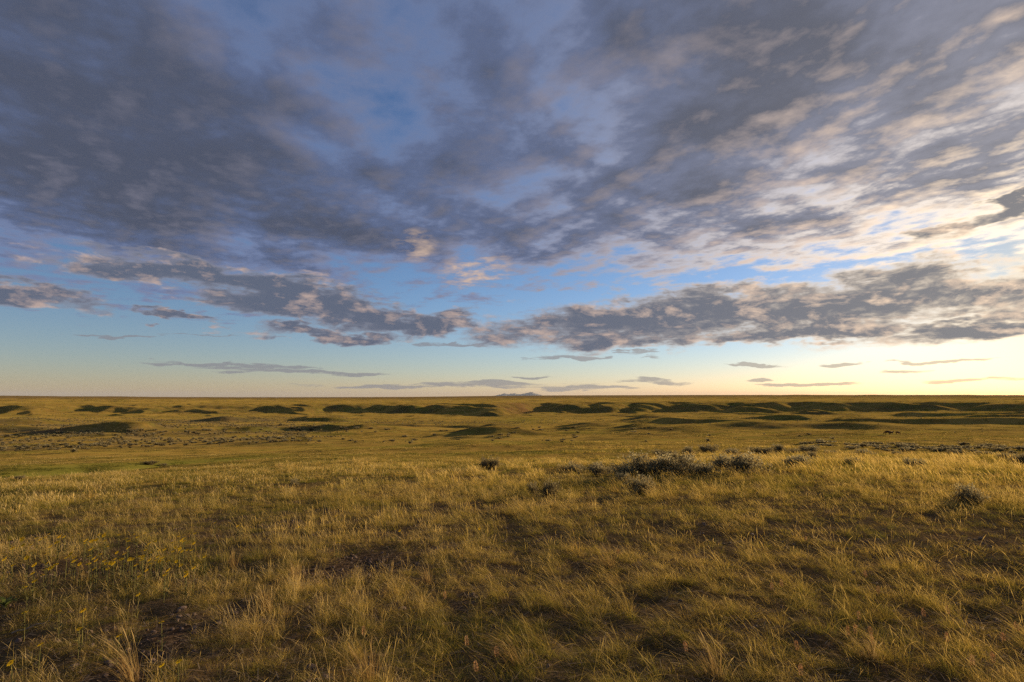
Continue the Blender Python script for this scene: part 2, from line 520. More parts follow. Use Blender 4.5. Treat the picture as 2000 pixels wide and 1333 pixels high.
def new_mat(name):
    m = bpy.data.materials.new(name)
    m.use_nodes = True
    m.node_tree.nodes.clear()
    return m, m.node_tree


def principled(t, **kw):
    b = t.nodes.new('ShaderNodeBsdfPrincipled')
    for k, v in kw.items():
        k = k.replace('_', ' ')
        if isinstance(v, N): t.links.new(v.s, b.inputs[k])
        elif hasattr(v, 'is_output'): t.links.new(v, b.inputs[k])
        else: b.inputs[k].default_value = v
    return b


def out_mat(t, sh, disp=None):
    o = t.nodes.new('ShaderNodeOutputMaterial')
    t.links.new(sh, o.inputs['Surface'])
    return o


def ground_material():
    m, t = new_mat('prairie_soil_and_turf')
    geo = t.nodes.new('ShaderNodeNewGeometry')
    pos = geo.outputs['Position']
    at = t.nodes.new('ShaderNodeAttribute')
    at.attribute_name = 'cover'
    sp = t.nodes.new('ShaderNodeSeparateColor')
    t.links.new(at.outputs['Color'], sp.inputs[0])
    bare, green, red = (N(t, sp.outputs[i]) for i in range(3))
    sage = N(t, at.outputs['Alpha'])
    ln = t.nodes.new('ShaderNodeVectorMath')
    ln.operation = 'LENGTH'
    t.links.new(pos, ln.inputs[0])
    D = N(t, ln.outputs['Value'])
    n1 = noise(t, pos, 14.0, 6, 0.6, dims='3D')
    n2 = noise(t, pos, 0.35, 6, 0.6, dims='3D')
    n3 = noise(t, pos, 0.02, 5, 0.6, dims='3D')
    soil = mixc(t, n1.ss(0.3, 0.7), (0.045, 0.027, 0.017), (0.125, 0.080, 0.050))
    turf = mixc(t, n2.ss(0.3, 0.7), (0.14, 0.098, 0.024), (0.25, 0.172, 0.046))
    turf = mixc(t, n3.ss(0.35, 0.65) * 0.6, turf, (0.23, 0.135, 0.035))
    mp = t.nodes.new('ShaderNodeMapping')
    mp.inputs['Scale'].default_value = (0.012, 0.028, 0.02)
    t.links.new(pos, mp.inputs['Vector'])
    n4 = noise(t, mp.outputs[0], 1.0, 6, 0.62, dims='3D')
    turf = mixc(t, n4.ss(0.48, 0.62) * 0.85, turf, (0.085, 0.064, 0.030))
    turf = mixc(t, n4.ss(0.46, 0.34) * 0.7, turf, (0.32, 0.21, 0.055))
    turf = mixc(t, green * 0.85, turf, (0.105, 0.125, 0.022))
    turf = mixc(t, sage * 0.5, turf, (0.13, 0.105, 0.07))
    redc = mixc(t, n2.ss(0.35, 0.65), (0.10, 0.050, 0.024), (0.20, 0.115, 0.055))
    turf = mixc(t, (red * 1.3 * n2.ss(0.25, 0.55)).clamp(), turf, redc)
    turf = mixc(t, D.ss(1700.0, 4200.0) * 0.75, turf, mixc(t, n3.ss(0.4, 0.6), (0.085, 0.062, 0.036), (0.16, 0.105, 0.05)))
    near = D.ss(9.0, 40.0)
    fuzz = near * D.ss(1500.0, 5000.0, 1.0, 0.35)
    col = mixc(t, (near + 0.25).clamp() * (1.0 - bare * 0.8), soil, turf)
    bmp = t.nodes.new('ShaderNodeBump')
    bmp.inputs['Strength'].default_value = 0.7
    bmp.inputs['Distance'].default_value = 0.03
    t.links.new(n1.s, bmp.inputs['Height'])
    b = principled(t, Base_Color=col, Roughness=0.95, Sheen_Weight=fuzz * 0.17, Sheen_Roughness=0.35,
                   Sheen_Tint=mixc(t, 0.35, col, (0.75, 0.48, 0.10)), Specular_IOR_Level=0.0)
    t.links.new(bmp.outputs[0], b.inputs['Normal'])
    out_mat(t, b.outputs[0])
    return m


ground = build_ground()
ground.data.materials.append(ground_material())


# where a line of sight meets the ground
bpy.context.view_layer.update()
_th = R(PITCH)
_bvh = BVHTree.FromObject(ground, bpy.context.evaluated_depsgraph_get())


def spot(ix, iy):
    """a point of the photograph (2000 x 1333) -> ground x, y, z and depth"""
    u, v = (ix - 1000) / 1111.1, (666.5 - iy) / 1111.1
    d = Vector((u, math.cos(_th) - v * math.sin(_th), math.sin(_th) + v * math.cos(_th)))
    p = _bvh.ray_cast(cam.location, d.normalized())[0]
    if p is None:
        return None
    return p.x, p.y, p.z, (p - cam.location).length / d.length


def build_mountains():
    # the small far range on the skyline
    n = 120
    for_x = np.linspace(-1300, 1700, n)
    S = 3.85                                  # true size factor: the range stands 100 km away
    prof = np.interp(for_x, [-1300, -1000, -700, -350, -150, 100, 300, 520, 700, 900, 1150, 1400, 1700],
                     [0, 25, 70, 165, 120, 178, 105, 150, 185, 215, 140, 60, 0])
    verts, faces = [], []
    rows = 14
    for j in range(rows):
        f = j / (rows - 1)
        tt = 1 - abs(2 * f - 1)
        for i in range(n):
            x = for_x[i]
            y = 100000 + S * ((f - 0.5) * 2600 + 120 * float(pnoise(x / 300, j * 0.7)))
            rid = 1 - 0.55 * abs(float(fbm(x / 260 + j * 0.2, j * 0.35, 3, seed=81)))
            z = prof[i] * (tt ** 0.8) * (rid if 0 < j < rows - 1 else 1) * 1.12
            verts.append((x * S, y, z * S - 5))
    for j in range(rows - 1):
        for i in range(n - 1):
            a = j * n + i
            faces.append((a, a + 1, a + n + 1, a + n))
    me = bpy.data.meshes.new('mountains')
    me.from_pydata(verts, [], faces)
    o = bpy.data.objects.new('mountains', me)
    COL.objects.link(o)
    o['kind'] = 'structure'
    m, t = new_mat('far_rock')
    geo = t.nodes.new('ShaderNodeNewGeometry')
    c = mixc(t, noise(t, geo.outputs['Position'], 0.004, 5, 0.6, dims='3D').ss(0.3, 0.7), (0.10, 0.10, 0.09), (0.22, 0.20, 0.18))
    out_mat(t, principled(t, Base_Color=c, Roughness=0.9).outputs[0])
    me.materials.append(m)


build_mountains()

# ------------------------------------------------------------------ grass
def mesh_from(name, V, F, attrs=None, mats=(), smooth=False):
    me = bpy.data.meshes.new(name)
    V = np.asarray(V, np.float32)
    F = np.asarray(F, np.int32)
    k = F.shape[1]
    me.vertices.add(len(V))
    me.vertices.foreach_set('co', V.ravel())
    me.loops.add(F.size)
    me.loops.foreach_set('vertex_index', F.ravel())
    me.polygons.add(len(F))
    me.polygons.foreach_set('loop_start', np.arange(len(F), dtype=np.int32) * k)
    if smooth:
        me.polygons.foreach_set('use_smooth', np.ones(len(F), bool))
    for nm, a in (attrs or {}).items():
        at = me.attributes.new(nm, 'FLOAT', 'POINT')
        at.data.foreach_set('value', np.asarray(a, np.float32))
    me.update(calc_edges=True)
    for m in mats:
        me.materials.append(m)
    return me


def blade_verts(rs, base, h, w, lean, yaw, bend, seg, tone, head=0.0):
    """n curved strips. base (n,3); lean = horizontal reach of the tip (n,2)."""
    n = len(h)
    V = np.zeros((n, seg + 1, 2, 3), np.float32)
    tip = np.zeros((n, seg + 1, 2), np.float32)
    side = np.stack([np.cos(yaw), np.sin(yaw)], 1)
    for k in range(seg + 1):
        f = k / seg
        r = f ** bend
        cx = base[:, 0] + lean[:, 0] * r
        cy = base[:, 1] + lean[:, 1] * r
        L = np.hypot(lean[:, 0], lean[:, 1]) / np.maximum(h, 1e-4)
        cz = base[:, 2] + h * f * (1 - 0.28 * np.minimum(L, 1.5) * f)
        ww = w * (1.0 - 0.85 * f) * 0.5
        if head > 0:                       # seed head: thin stem, wider near the top
            ww = w * 0.5 * (0.32 + head * math.exp(-((f - 0.86) / 0.10) ** 2)) * (1.0 if k < seg else 0.3)
        V[:, k, 0] = np.stack([cx - side[:, 0] * ww, cy - side[:, 1] * ww, cz], 1)
        V[:, k, 1] = np.stack([cx + side[:, 0] * ww, cy + side[:, 1] * ww, cz], 1)
        tip[:, k] = f
    idx = np.arange(n * (seg + 1) * 2).reshape(n, seg + 1, 2)
    F = np.stack([idx[:, :-1, 0], idx[:, :-1, 1], idx[:, 1:, 1], idx[:, 1:, 0]], -1).reshape(-1, 4)
    tn = np.repeat(tone, (seg + 1) * 2)
    return V.reshape(-1, 3), F, tip.ravel(), tn


def join(parts):
    V, F, T, C, o = [], [], [], [], 0
    for v, f, t, c in parts:
        V.append(v); F.append(f + o); T.append(t); C.append(c)
        o += len(v)
    return np.concatenate(V), np.concatenate(F), np.concatenate(T), np.concatenate(C)


def make_patch(kind, size, n, width, seg, seed, wind):
    """kind: short turf, tall straw or low forb; a patch of blades inside a square of the given size."""
    rs = np.random.RandomState(seed)
    nt = max(2, n // 16)
    cen = (rs.rand(nt, 2) - 0.5) * size * 1.25
    own = rs.randint(0, nt, n)
    spread = min(0.032, size * 0.2) if size < 0.6 else size * 0.05
    b = cen[own] + rs.randn(n, 2) * spread
    out = b - cen[own]
    base = np.column_stack([b, np.full(n, -0.015)])
    hvar = (0.6 + 0.75 * rs.rand(nt))[own]
    tt = (0.15 * rs.randn(nt))[own]
    wv = np.array([-0.95, -0.22]) * wind
    parts = []
    if kind == 'short':
        h = (0.04 + 0.085 * rs.rand(n)) * hvar * 1.1
        lean = out * 1.3 + rs.randn(n, 2) * h[:, None] * 0.55 + 0.6 * wv * h[:, None]
        tone = np.clip(0.40 + tt + 0.16 * rs.randn(n), 0, 1)
    elif kind == 'tall':
        h = (0.09 + 0.17 * rs.rand(n) ** 1.4) * hvar
        lean = out * 1.6 + rs.randn(n, 2) * h[:, None] * 0.38 + wv * h[:, None]
        tone = np.clip(0.60 + tt + 0.20 * rs.randn(n), 0, 1)
    else:  # forb: low grey-green leaves
        h = (0.03 + 0.06 * rs.rand(n)) * hvar
        lean = out * 1.5 + rs.randn(n, 2) * h[:, None] * 0.7
        tone = np.clip(0.10 + 0.10 * rs.randn(n), 0, 1)
        width = width * 1.8
    yaw = rs.rand(n) * np.pi
    w = width * (0.7 + 0.6 * rs.rand(n))
    parts.append(blade_verts(rs, base, h, w, lean, yaw, 1.6, seg, tone))
    if kind != 'forb':                       # seed stalks
        m = max(2, int(n * (0.10 if kind == 'tall' else 0.035)))
        k = rs.randint(0, n, m)
        h2 = (0.22 + 0.22 * rs.rand(m)) * (1.0 if kind == 'tall' else 0.75)
        lean2 = rs.randn(m, 2) * 0.05 + wv * h2[:, None] * (0.7 + 0.7 * rs.rand(m, 1))
        tone2 = np.clip(0.92 + 0.1 * rs.randn(m), 0, 1)
        parts.append(blade_verts(rs, base[k], h2, np.full(m, width * 1.25), lean2, rs.rand(m) * np.pi, 1.9, max(seg, 5) if size < 1.5 else seg + 1, tone2, head=1.1))
    return join(parts)


def grass_material():
    m, t = new_mat('grass_blades')
    def attr(name, typ='GEOMETRY'):
        a = t.nodes.new('ShaderNodeAttribute')
        a.attribute_name = name
        a.attribute_type = typ
        return N(t, a.outputs['Fac'])
    tip, tone = attr('tip'), attr('tone')
    gr, var = attr('green', 'INSTANCER'), attr('vary', 'INSTANCER')
    ramp = t.nodes.new('ShaderNodeValToRGB')
    e = ramp.color_ramp.elements
    e[0].position, e[0].color = 0.0, (0.085, 0.095, 0.050, 1)
    e[1].position, e[1].color = 1.0, (0.72, 0.54, 0.26, 1)
    for p, c in ((0.30, (0.195, 0.182, 0.042)), (0.50, (0.330, 0.262, 0.062)), (0.72, (0.48, 0.345, 0.100))):
        k = e.new(p)
        k.color = (*c, 1)
    tt = (tone + (tip - 0.5) * 0.34 + (var - 0.5) * 0.42 - gr * 0.30).clamp()
    t.links.new(tt.s, ramp.inputs[0])
    col = ramp.outputs[0]
    col = mixc(t, gr * 0.70, col, (0.105, 0.135, 0.020))
    rb = (var * 7.31)._m('FRACT', var * 7.31)
    col = mixc(t, rb.ss(0.72, 1.0) * 0.35, col, (0.30, 0.15, 0.06))
    d = t.nodes.new('ShaderNodeBsdfDiffuse')
    tr = t.nodes.new('ShaderNodeBsdfTranslucent')
    t.links.new(col, d.inputs['Color'])
    t.links.new(mixc(t, 1.0, col, (1.0, 0.92, 0.55), 'MULTIPLY'), tr.inputs['Color'])
    mx = t.nodes.new('ShaderNodeMixShader')
    mx.inputs[0].default_value = 0.46
    t.links.new(d.outputs[0], mx.inputs[1])
    t.links.new(tr.outputs[0], mx.inputs[2])
    out_mat(t, mx.outputs[0])
    return m


GRASS = grass_material()
# level: patch size, blades, blade width, segments, from distance, to distance
LEVELS = [(0.10, 80, 0.0015, 4, 1.2, 7.0), (0.19, 90, 0.0026, 3, 6.0, 16.0), (0.55, 160, 0.0085, 3, 14.0, 42.0),
          (2.0, 220, 0.034, 2, 38.0, 130.0), (5.5, 300, 0.09, 2, 120.0, 420.0), (14.0, 320, 0.22, 2, 400.0, 1500.0), (40.0, 420, 0.6, 1, 1400.0, 4000.0)]
VARS = 5


def scatter_grass(level, idx):
    size, nb, bw, seg, d0, d1 = LEVELS[level]
    rs = np.random.RandomState(100 + level)
    src = bpy.data.collections.new('grass_source_%d' % level)
    kinds = ['short'] * VARS + ['tall'] * VARS + ['forb'] * 2 + ['short'] * VARS + ['tall'] * VARS
    for k, kd in enumerate(kinds):
        V, F, T, C = make_patch(kd, size, nb if kd != 'forb' else nb // 2, bw, seg, 1000 + level * 50 + k, 0.12 if k < 2 * VARS + 2 else 0.42)
        me = mesh_from('grass_patch', V, F, {'tip': T, 'tone': C}, [GRASS])
        ob = bpy.data.objects.new('patch_%02d' % k, me)
        src.objects.link(ob)
    half = R(54)
    area = half * (d1 ** 2 - d0 ** 2)
    n = int(area / size ** 2 * (1.75 if level < 2 else 1.5))
    D = np.sqrt(rs.rand(n) * (d1 ** 2 - d0 ** 2) + d0 ** 2)
    A = (rs.rand(n) * 2 - 1) * half
    # blend between levels
    keep = rs.rand(n) < np.minimum(sstep(D, d0 * 0.92, d0 * 1.18) if level else 1.0, 1 - sstep(D, d1 * 0.86, d1 * 1.0))
    D, A = D[keep], A[keep]
    x, y = D * np.sin(A), D * np.cos(A)
    bare, green, tall, red, sage = cover_maps(x, y)
    gaps = sstep(fbm(x / 0.38, y / 0.38, 2, seed=95) + 0.3 * fbm(x / 2.6, y / 2.6, 2, seed=99), 0.03, 0.22) * (1 - sstep(D, 12, 26)) * 0.88
    patch = fbm(x / 80, y / 34, 4, seed=88) * sstep(D, 20, 60)
    gaps = np.maximum(gaps, 0.8 * sstep(-patch, 0.02, 0.3))
    keep = rs.rand(len(x)) > np.maximum(np.maximum(bare * 0.95, gaps), red * 0.8)
    x, y, D, bare, green, tall, sage, patch = (a[keep] for a in (x, y, D, bare, green, tall, sage, patch))
    n = len(x)
    e = max(0.05, size * 0.5)
    z = height(x, y)
    gx = (height(x + e, y) - height(x - e, y)) / (2 * e)
    gy = (height(x, y + e) - height(x, y - e)) / (2 * e)
    rot = np.stack([np.arctan(gy), -np.arctan(gx), (rs.rand(n) - 0.5) * 1.7], 1)
    big = fbm(x / 3.0, y / 3.0, 2, seed=91)
    pt = np.clip(0.06 + 0.72 * tall * (0.75 + 0.25 * sstep(D, 5, 10)) - 0.25 * green, 0.03, 0.95)
    r = rs.rand(n)
    index = np.where(r < pt, VARS + rs.randint(0, VARS, n), rs.randint(0, VARS, n))
    forb = (rs.rand(n) < 0.07 + 0.10 * (D < 8))
    index = np.where(forb, 2 * VARS + rs.randint(0, 2, n), index)
    windy = rs.rand(n) < 0.15 + 0.8 * sstep(x / np.maximum(D, 1) + 0.25 * fbm(x / 4, y / 4, 2, seed=94), -0.35, 0.25)
    index = np.where(windy & ~forb, index + 2 * VARS + 2, index)
    s = (0.85 + 0.35 * rs.rand(n)) * (1 + 0.22 * big)
    right = sstep(x / np.maximum(D, 1), -0.25, 0.35)
    short = 0.60 + (0.04 + 0.22 * right) * sstep(D, 9, 20) * (0.35 + 0.65 * tall)
    s = s * (0.75 + 0.25 * short)
    hz = s * (0.65 + 0.7 * rs.rand(n) ** 1.5) * (1 - 0.45 * bare) * short * (1 + 0.35 * fbm(x / 0.7, y / 0.7, 2, seed=96))
    if level >= 3:
        hz = hz * 0.8
    scl = np.stack([s, s, hz], 1)
    vary = np.clip(0.46 - 0.22 * sstep(D, 90, 260) - 0.14 * sstep(D, 1200, 2200) + 0.85 * patch + 0.35 * fbm(x / 1.1, y / 1.1, 2, seed=92) + 0.3 * fbm(x / 9, y / 9, 2, seed=93) + 0.16 * rs.randn(n), 0, 1)
    me = bpy.data.meshes.new('grass')
    me.vertices.add(n)
    me.vertices.foreach_set('co', np.stack([x, y, z], 1).astype(np.float32).ravel())
    for nm, tp, key, val in (('rot', 'FLOAT_VECTOR', 'vector', rot), ('scl', 'FLOAT_VECTOR', 'vector', scl),
                             ('pick', 'INT', 'value', index), ('green', 'FLOAT', 'value', green), ('vary', 'FLOAT', 'value', vary)):
        a = me.attributes.new(nm, tp, 'POINT')
        a.data.foreach_set(key, np.ascontiguousarray(val, np.int32 if tp == 'INT' else np.float32).ravel())
    me.update()
    return me, src, n


def instancer(name, me, src, mat):
    ob = bpy.data.objects.new(name, me)
    COL.objects.link(ob)
    g = bpy.data.node_groups.new(name + '_nodes', 'GeometryNodeTree')
    g.interface.new_socket('Geometry', in_out='INPUT', socket_type='NodeSocketGeometry')
    g.interface.new_socket('Geometry', in_out='OUTPUT', socket_type='NodeSocketGeometry')
    gi, go = g.nodes.new('NodeGroupInput'), g.nodes.new('NodeGroupOutput')
    ci = g.nodes.new('GeometryNodeCollectionInfo')
    ci.inputs['Collection'].default_value = src
    ci.inputs['Separate Children'].default_value = True
    ci.inputs['Reset Children'].default_value = True
    mp = g.nodes.new('GeometryNodeMeshToPoints')
    ip = g.nodes.new('GeometryNodeInstanceOnPoints')
    ip.inputs['Pick Instance'].default_value = True

    def na(nm, tp):
        a = g.nodes.new('GeometryNodeInputNamedAttribute')
        a.data_type = tp
        a.inputs['Name'].default_value = nm
        return a.outputs['Attribute']
    L = g.links.new
    L(gi.outputs[0], mp.inputs['Mesh'])
    L(mp.outputs[0], ip.inputs['Points'])
    L(ci.outputs[0], ip.inputs['Instance'])
    L(na('pick', 'INT'), ip.inputs['Instance Index'])
    e2r = g.nodes.new('FunctionNodeEulerToRotation')
    L(na('rot', 'FLOAT_VECTOR'), e2r.inputs[0])
    L(e2r.outputs[0], ip.inputs['Rotation'])
    L(na('scl', 'FLOAT_VECTOR'), ip.inputs['Scale'])
    L(ip.outputs[0], go.inputs[0])
    md = ob.modifiers.new('scatter', 'NODES')
    md.node_group = g
    ob['kind'] = 'stuff'
    return ob


NAMES = ['grass', 'grass', 'grass', 'grass', 'grass', 'grass', 'grass']
LAB = ['olive and straw bunchgrass in the stony foreground', 'golden wind-bent grass just beyond the stony foreground',
       'tall golden grass on the crest behind the foreground', 'grass on the slope falling to the valley', 'grass on the near valley floor',
       'grass on the valley floor and the bluffs', 'grass on the far plain']
for lv in range(len(LEVELS)):
    me, src, n = scatter_grass(lv, lv)
    go = instancer(NAMES[lv], me, src, GRASS)
    go['label'] = LAB[lv]
    go['category'] = 'grass'
    print('grass level', lv, n)

# ------------------------------------------------------------------ helpers for things
def tag(o, label=None, cat=None, group=None, kind=None):
    if label: o['label'] = label
    if cat: o['category'] = cat
    if group: o['group'] = group
    if kind: o['kind'] = kind
    return o


def add(name, me, parent=None, loc=None, rz=None):
    o = bpy.data.objects.new(name, me)
    COL.objects.link(o)
    o.parent = parent
    if loc is not None: o.location = loc
    if rz is not None: o.rotation_euler = (0, 0, rz)
    return o


def tube(pts, radii, sides=5):
    """tapered tube along a polyline -> verts, quad faces"""
    pts = np.asarray(pts, float)
    V, F = [], []
    for i, p in enumerate(pts):
        a = pts[max(i - 1, 0)]
        b = pts[min(i + 1, len(pts) - 1)]
        d = Vector(b - a).normalized()
        u = d.orthogonal().normalized()
        v = d.cross(u)
        for k in range(sides):
            t = 2 * math.pi * k / sides
            q = Vector(p) + (u * math.cos(t) + v * math.sin(t)) * radii[i]
            V.append(q[:])
    for i in range(len(pts) - 1):
        for k in range(sides):
            k2 = (k + 1) % sides
            F.append((i * sides + k, i * sides + k2, (i + 1) * sides + k2, (i + 1) * sides + k))
    return np.array(V), np.array(F)


def jn(parts):
    V, F, o = [], [], 0
    for v, f in parts:
        V.append(v); F.append(np.asarray(f) + o)
        o += len(v)
    return np.concatenate(V), np.concatenate(F)


def leaf_mat(name, stops, trans=0.3, seed=0.0):
    """diffuse + translucent leaf whose colour varies by leaf ('tone') and by object"""
    m, t = new_mat(name)
    a = t.nodes.new('ShaderNodeAttribute')
    a.attribute_name = 'tone'
    oi = t.nodes.new('ShaderNodeObjectInfo')
    f = (N(t, a.outputs['Fac']) + (N(t, oi.outputs['Random']) - 0.5) * 0.35).clamp()
    r = t.nodes.new('ShaderNodeValToRGB')
    e = r.color_ramp.elements
    e[0].position, e[0].color = 0, (*stops[0], 1)
    e[1].position, e[1].color = 1, (*stops[-1], 1)
    for i, c in enumerate(stops[1:-1]):
        k = e.new((i + 1) / (len(stops) - 1))
        k.color = (*c, 1)
    t.links.new(f.s, r.inputs[0])
    d, tr, mx = (t.nodes.new(n) for n in ('ShaderNodeBsdfDiffuse', 'ShaderNodeBsdfTranslucent', 'ShaderNodeMixShader'))
    t.links.new(r.outputs[0], d.inputs['Color'])
    t.links.new(r.outputs[0], tr.inputs['Color'])
    mx.inputs[0].default_value = trans
    t.links.new(d.outputs[0], mx.inputs[1])
    t.links.new(tr.outputs[0], mx.inputs[2])
    out_mat(t, mx.outputs[0])
    return m


def plain_mat(name, a, b, scale=30.0, rough=0.85, spec=0.2, bump=0.0):
    m, t = new_mat(name)
    tcn = t.nodes.new('ShaderNodeTexCoord')
    n = noise(t, tcn.outputs['Object'], scale, 5, 0.6, dims='3D')
    oi = t.nodes.new('ShaderNodeObjectInfo')
    c = mixc(t, (n.ss(0.3, 0.7) + (N(t, oi.outputs['Random']) - 0.5) * 0.5).clamp(), a, b)
    p = principled(t, Base_Color=c, Roughness=rough, Specular_IOR_Level=spec)
    if bump:
        bm_ = t.nodes.new('ShaderNodeBump')
        bm_.inputs['Strength'].default_value = bump
        bm_.inputs['Distance'].default_value = 0.02
        t.links.new(n.s, bm_.inputs['Height'])
        t.links.new(bm_.outputs[0], p.inputs['Normal'])
    out_mat(t, p.outputs[0])
    return m


# ------------------------------------------------------------------ sagebrush
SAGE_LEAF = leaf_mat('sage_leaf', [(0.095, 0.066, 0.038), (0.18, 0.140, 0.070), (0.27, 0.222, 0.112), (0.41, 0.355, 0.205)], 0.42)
SAGE_WOOD = plain_mat('sage_wood', (0.045, 0.030, 0.024), (0.11, 0.080, 0.062), 40, 0.9, 0.1)


def make_sage(seed, leaves, leaf, stems):
    """unit bush: about 1 m wide, 0.6 m tall"""
    rs = np.random.RandomState(seed)
    wood, tips = [], []
    lobes = [(0.30 * math.sqrt(rs.rand()), rs.rand() * 2 * math.pi, 0.16 + 0.12 * rs.rand(), 0.28 + 0.36 * rs.rand()) for _ in range(7)]
    for i in range(stems):
        lr, la, lw, lh = lobes[i % 7]
        cx, cy = math.cos(la) * lr, math.sin(la) * lr
        p0 = np.array([0.04 * rs.randn() + cx * 0.3, 0.04 * rs.randn() + cy * 0.3, -0.03])
        p2 = np.array([cx + lw * rs.randn() * 0.6, cy + lw * rs.randn() * 0.6, lh * (0.55 + 0.55 * rs.rand())])
        p1 = (p0 + p2) / 2 + np.array([cx * 0.25, cy * 0.25, -0.05]) + rs.randn(3) * 0.02
        wood.append(tube([p0, p1, p2, p2 + np.array([rs.randn() * 0.02, rs.randn() * 0.02, 0.06])], [0.014, 0.009, 0.004, 0.002], 4))
        for k in range(4):
            q = p1 + (p2 - p1) * (0.25 + 0.75 * rs.rand())
            tips.append(q + rs.randn(3) * 0.045)
        tips.append(p2)
    tips = np.array(tips)
    c = tips[rs.randint(0, len(tips), leaves)] + rs.randn(leaves, 3) * np.array([0.045, 0.045, 0.05])
    c[:, 2] = np.maximum(c[:, 2], 0.02)
    up = rs.randn(leaves, 3) * 0.6 + np.array([0, 0, 0.9]) + c * np.array([0.7, 0.7, 0])
    up /= np.linalg.norm(up, axis=1)[:, None]
    sd = np.cross(up, rs.randn(leaves, 3))
    sd /= np.linalg.norm(sd, axis=1)[:, None]
    L = leaf * (0.5 + 0.8 * rs.rand(leaves))[:, None]
    V = np.stack([c - up * L * 0.3, c + sd * L * 0.30 + up * L * 0.3, c + up * L, c - sd * L * 0.30 + up * L * 0.3], 1).reshape(-1, 3)
    F = np.arange(leaves * 4).reshape(-1, 4)
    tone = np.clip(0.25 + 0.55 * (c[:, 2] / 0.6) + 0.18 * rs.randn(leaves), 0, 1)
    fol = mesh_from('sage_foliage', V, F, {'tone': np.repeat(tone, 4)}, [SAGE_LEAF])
    wv, wf = jn(wood)
    wd = mesh_from('sage_stems', wv, wf, None, [SAGE_WOOD])
    return fol, wd


SAGE_BIG = [make_sage(300 + k, 2300, 0.046, 52) for k in range(5)]
SAGE_SMALL = [make_sage(340 + k, 330, 0.13, 20) for k in range(5)]
_rs = random.Random(5)


def sage(ix, iy, wpx, hpx, label, group=None, small=False):
    """a bush whose foot stands at photo point (ix, iy) and is wpx wide, hpx tall there"""
    s = spot(ix, iy)
    if s is None: return None
    x, y, z, d = s
    k = _rs.randrange(5)
    w, h = wpx * d / 1111.1 * 1.12, hpx * d / 1111.1 * 0.80
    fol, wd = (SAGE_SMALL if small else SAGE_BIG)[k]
    root = bpy.data.objects.new('sagebrush', None)
    root.empty_display_size = 0.2
    COL.objects.link(root)
    root.location = (x, y, z)
    root.rotation_euler = (0, 0, _rs.random() * 6.28)
    root.scale = (w / 0.98, w / 0.98, h / 0.62)
    add('foliage', fol, root)
    add('stem', wd, root)
    return tag(root, label, 'sagebrush', group)


SAGES = [
    (955, 917, 44, 30, 'lone purple-brown sagebrush left of the dark brush clump'),
    (1900, 984, 66, 42, 'dark wind-combed sagebrush alone in tall gold grass near right edge'),
    (1250, 966, 66, 44, 'grey-green sagebrush half sunk in gold grass before the dark clump'),
    (1072, 972, 44, 42, 'upright twiggy sagebrush in gold grass at the end of a dark streak'),
    (1042, 966, 24, 26, 'small pale sagebrush just left of the upright twiggy bush'),
    (1552, 910, 58, 24, 'flat-topped dark sagebrush standing alone right of the dark clump'),
    (1452, 926, 86, 50, 'wide purple-brown sagebrush at the right end of the dark clump'),
    (1412, 918, 52, 40, 'dark sagebrush leaning on the wide bush at the clump\'s right end'),
    (1366, 930, 56, 34, 'low blue-grey sagebrush right of the clump\'s tallest bushes'),
    (1322, 930, 70, 46, 'tall dark sagebrush, right of the two tallest in the clump'),
    (1268, 930, 78, 52, 'tallest dark sagebrush in the middle of the brush clump'),
    (1222, 934, 56, 36, 'rounded sagebrush left of the clump\'s tallest bush'),
    (1172, 930, 54, 32, 'dark middle sagebrush of the clump\'s left half'),
    (1120, 928, 52, 30, 'leftmost sagebrush of the dark brush clump'),
    (1216, 942, 26, 22, 'small pale sagebrush in front of the dark clump, left one'),
    (1256, 943, 26, 20, 'small pale sagebrush in front of the dark clump, right one'),
    (1326, 906, 54, 26, 'grey-green sagebrush rising behind the clump\'s tallest bushes'),
    (1300, 891, 46, 14, 'low sagebrush streak directly behind the dark clump'),
    (1342, 886, 28, 16, 'small sagebrush at the left end of the back row'),
    (1386, 885, 40, 18, 'dark sagebrush, second from the left in the back row'),
    (1424, 888, 34, 14, 'low sagebrush, third from the left in the back row'),
    (1484, 888, 46, 18, 'wide sagebrush in the middle of the back row'),
    (1522, 882, 32, 18, 'rounded purple-brown sagebrush right of the back row\'s middle'),
    (1549, 888, 28, 14, 'small sagebrush between two rounded ones in the back row'),
    (1576, 885, 38, 18, 'rounded sagebrush near the right end of the back row'),
    (1582, 896, 34, 16, 'sagebrush just in front of the back row\'s right end'),
    (1622, 889, 26, 12, 'small sagebrush past the right end of the back row'),
    (1666, 907, 30, 16, 'small purple-brown sagebrush right of the flat-topped bush'),
    (1782, 910, 38, 18, 'low twiggy sagebrush with grass round it, far right slope'),
    (1692, 890, 44, 14, 'low wide pale sagebrush on the right slope'),
    (1748, 890, 22, 11, 'small sagebrush right of the low wide pale one'),
    (1862, 888, 18, 12, 'tiny round dark sagebrush alone on the right slope'),
    (1992, 908, 40, 26, 'brown sagebrush cut off by the right edge of the picture'),
    (1966, 900, 34, 18, 'pale sagebrush beside the brown one at the right edge'),
    (576, 952, 22, 20, 'tiny pale grey sagebrush alone in the gold grass at left'),
    (292, 908, 30, 10, 'small dark sagebrush at the edge of the green gully'),
    (320, 911, 22, 7, 'tiny dark sagebrush right of the one at the gully edge'),
    (40, 937, 20, 10, 'pale round sagebrush below the green gully near left edge'),
]
for ix, iy, w, h, lab in SAGES:
    sage(ix, iy, w, h, lab)

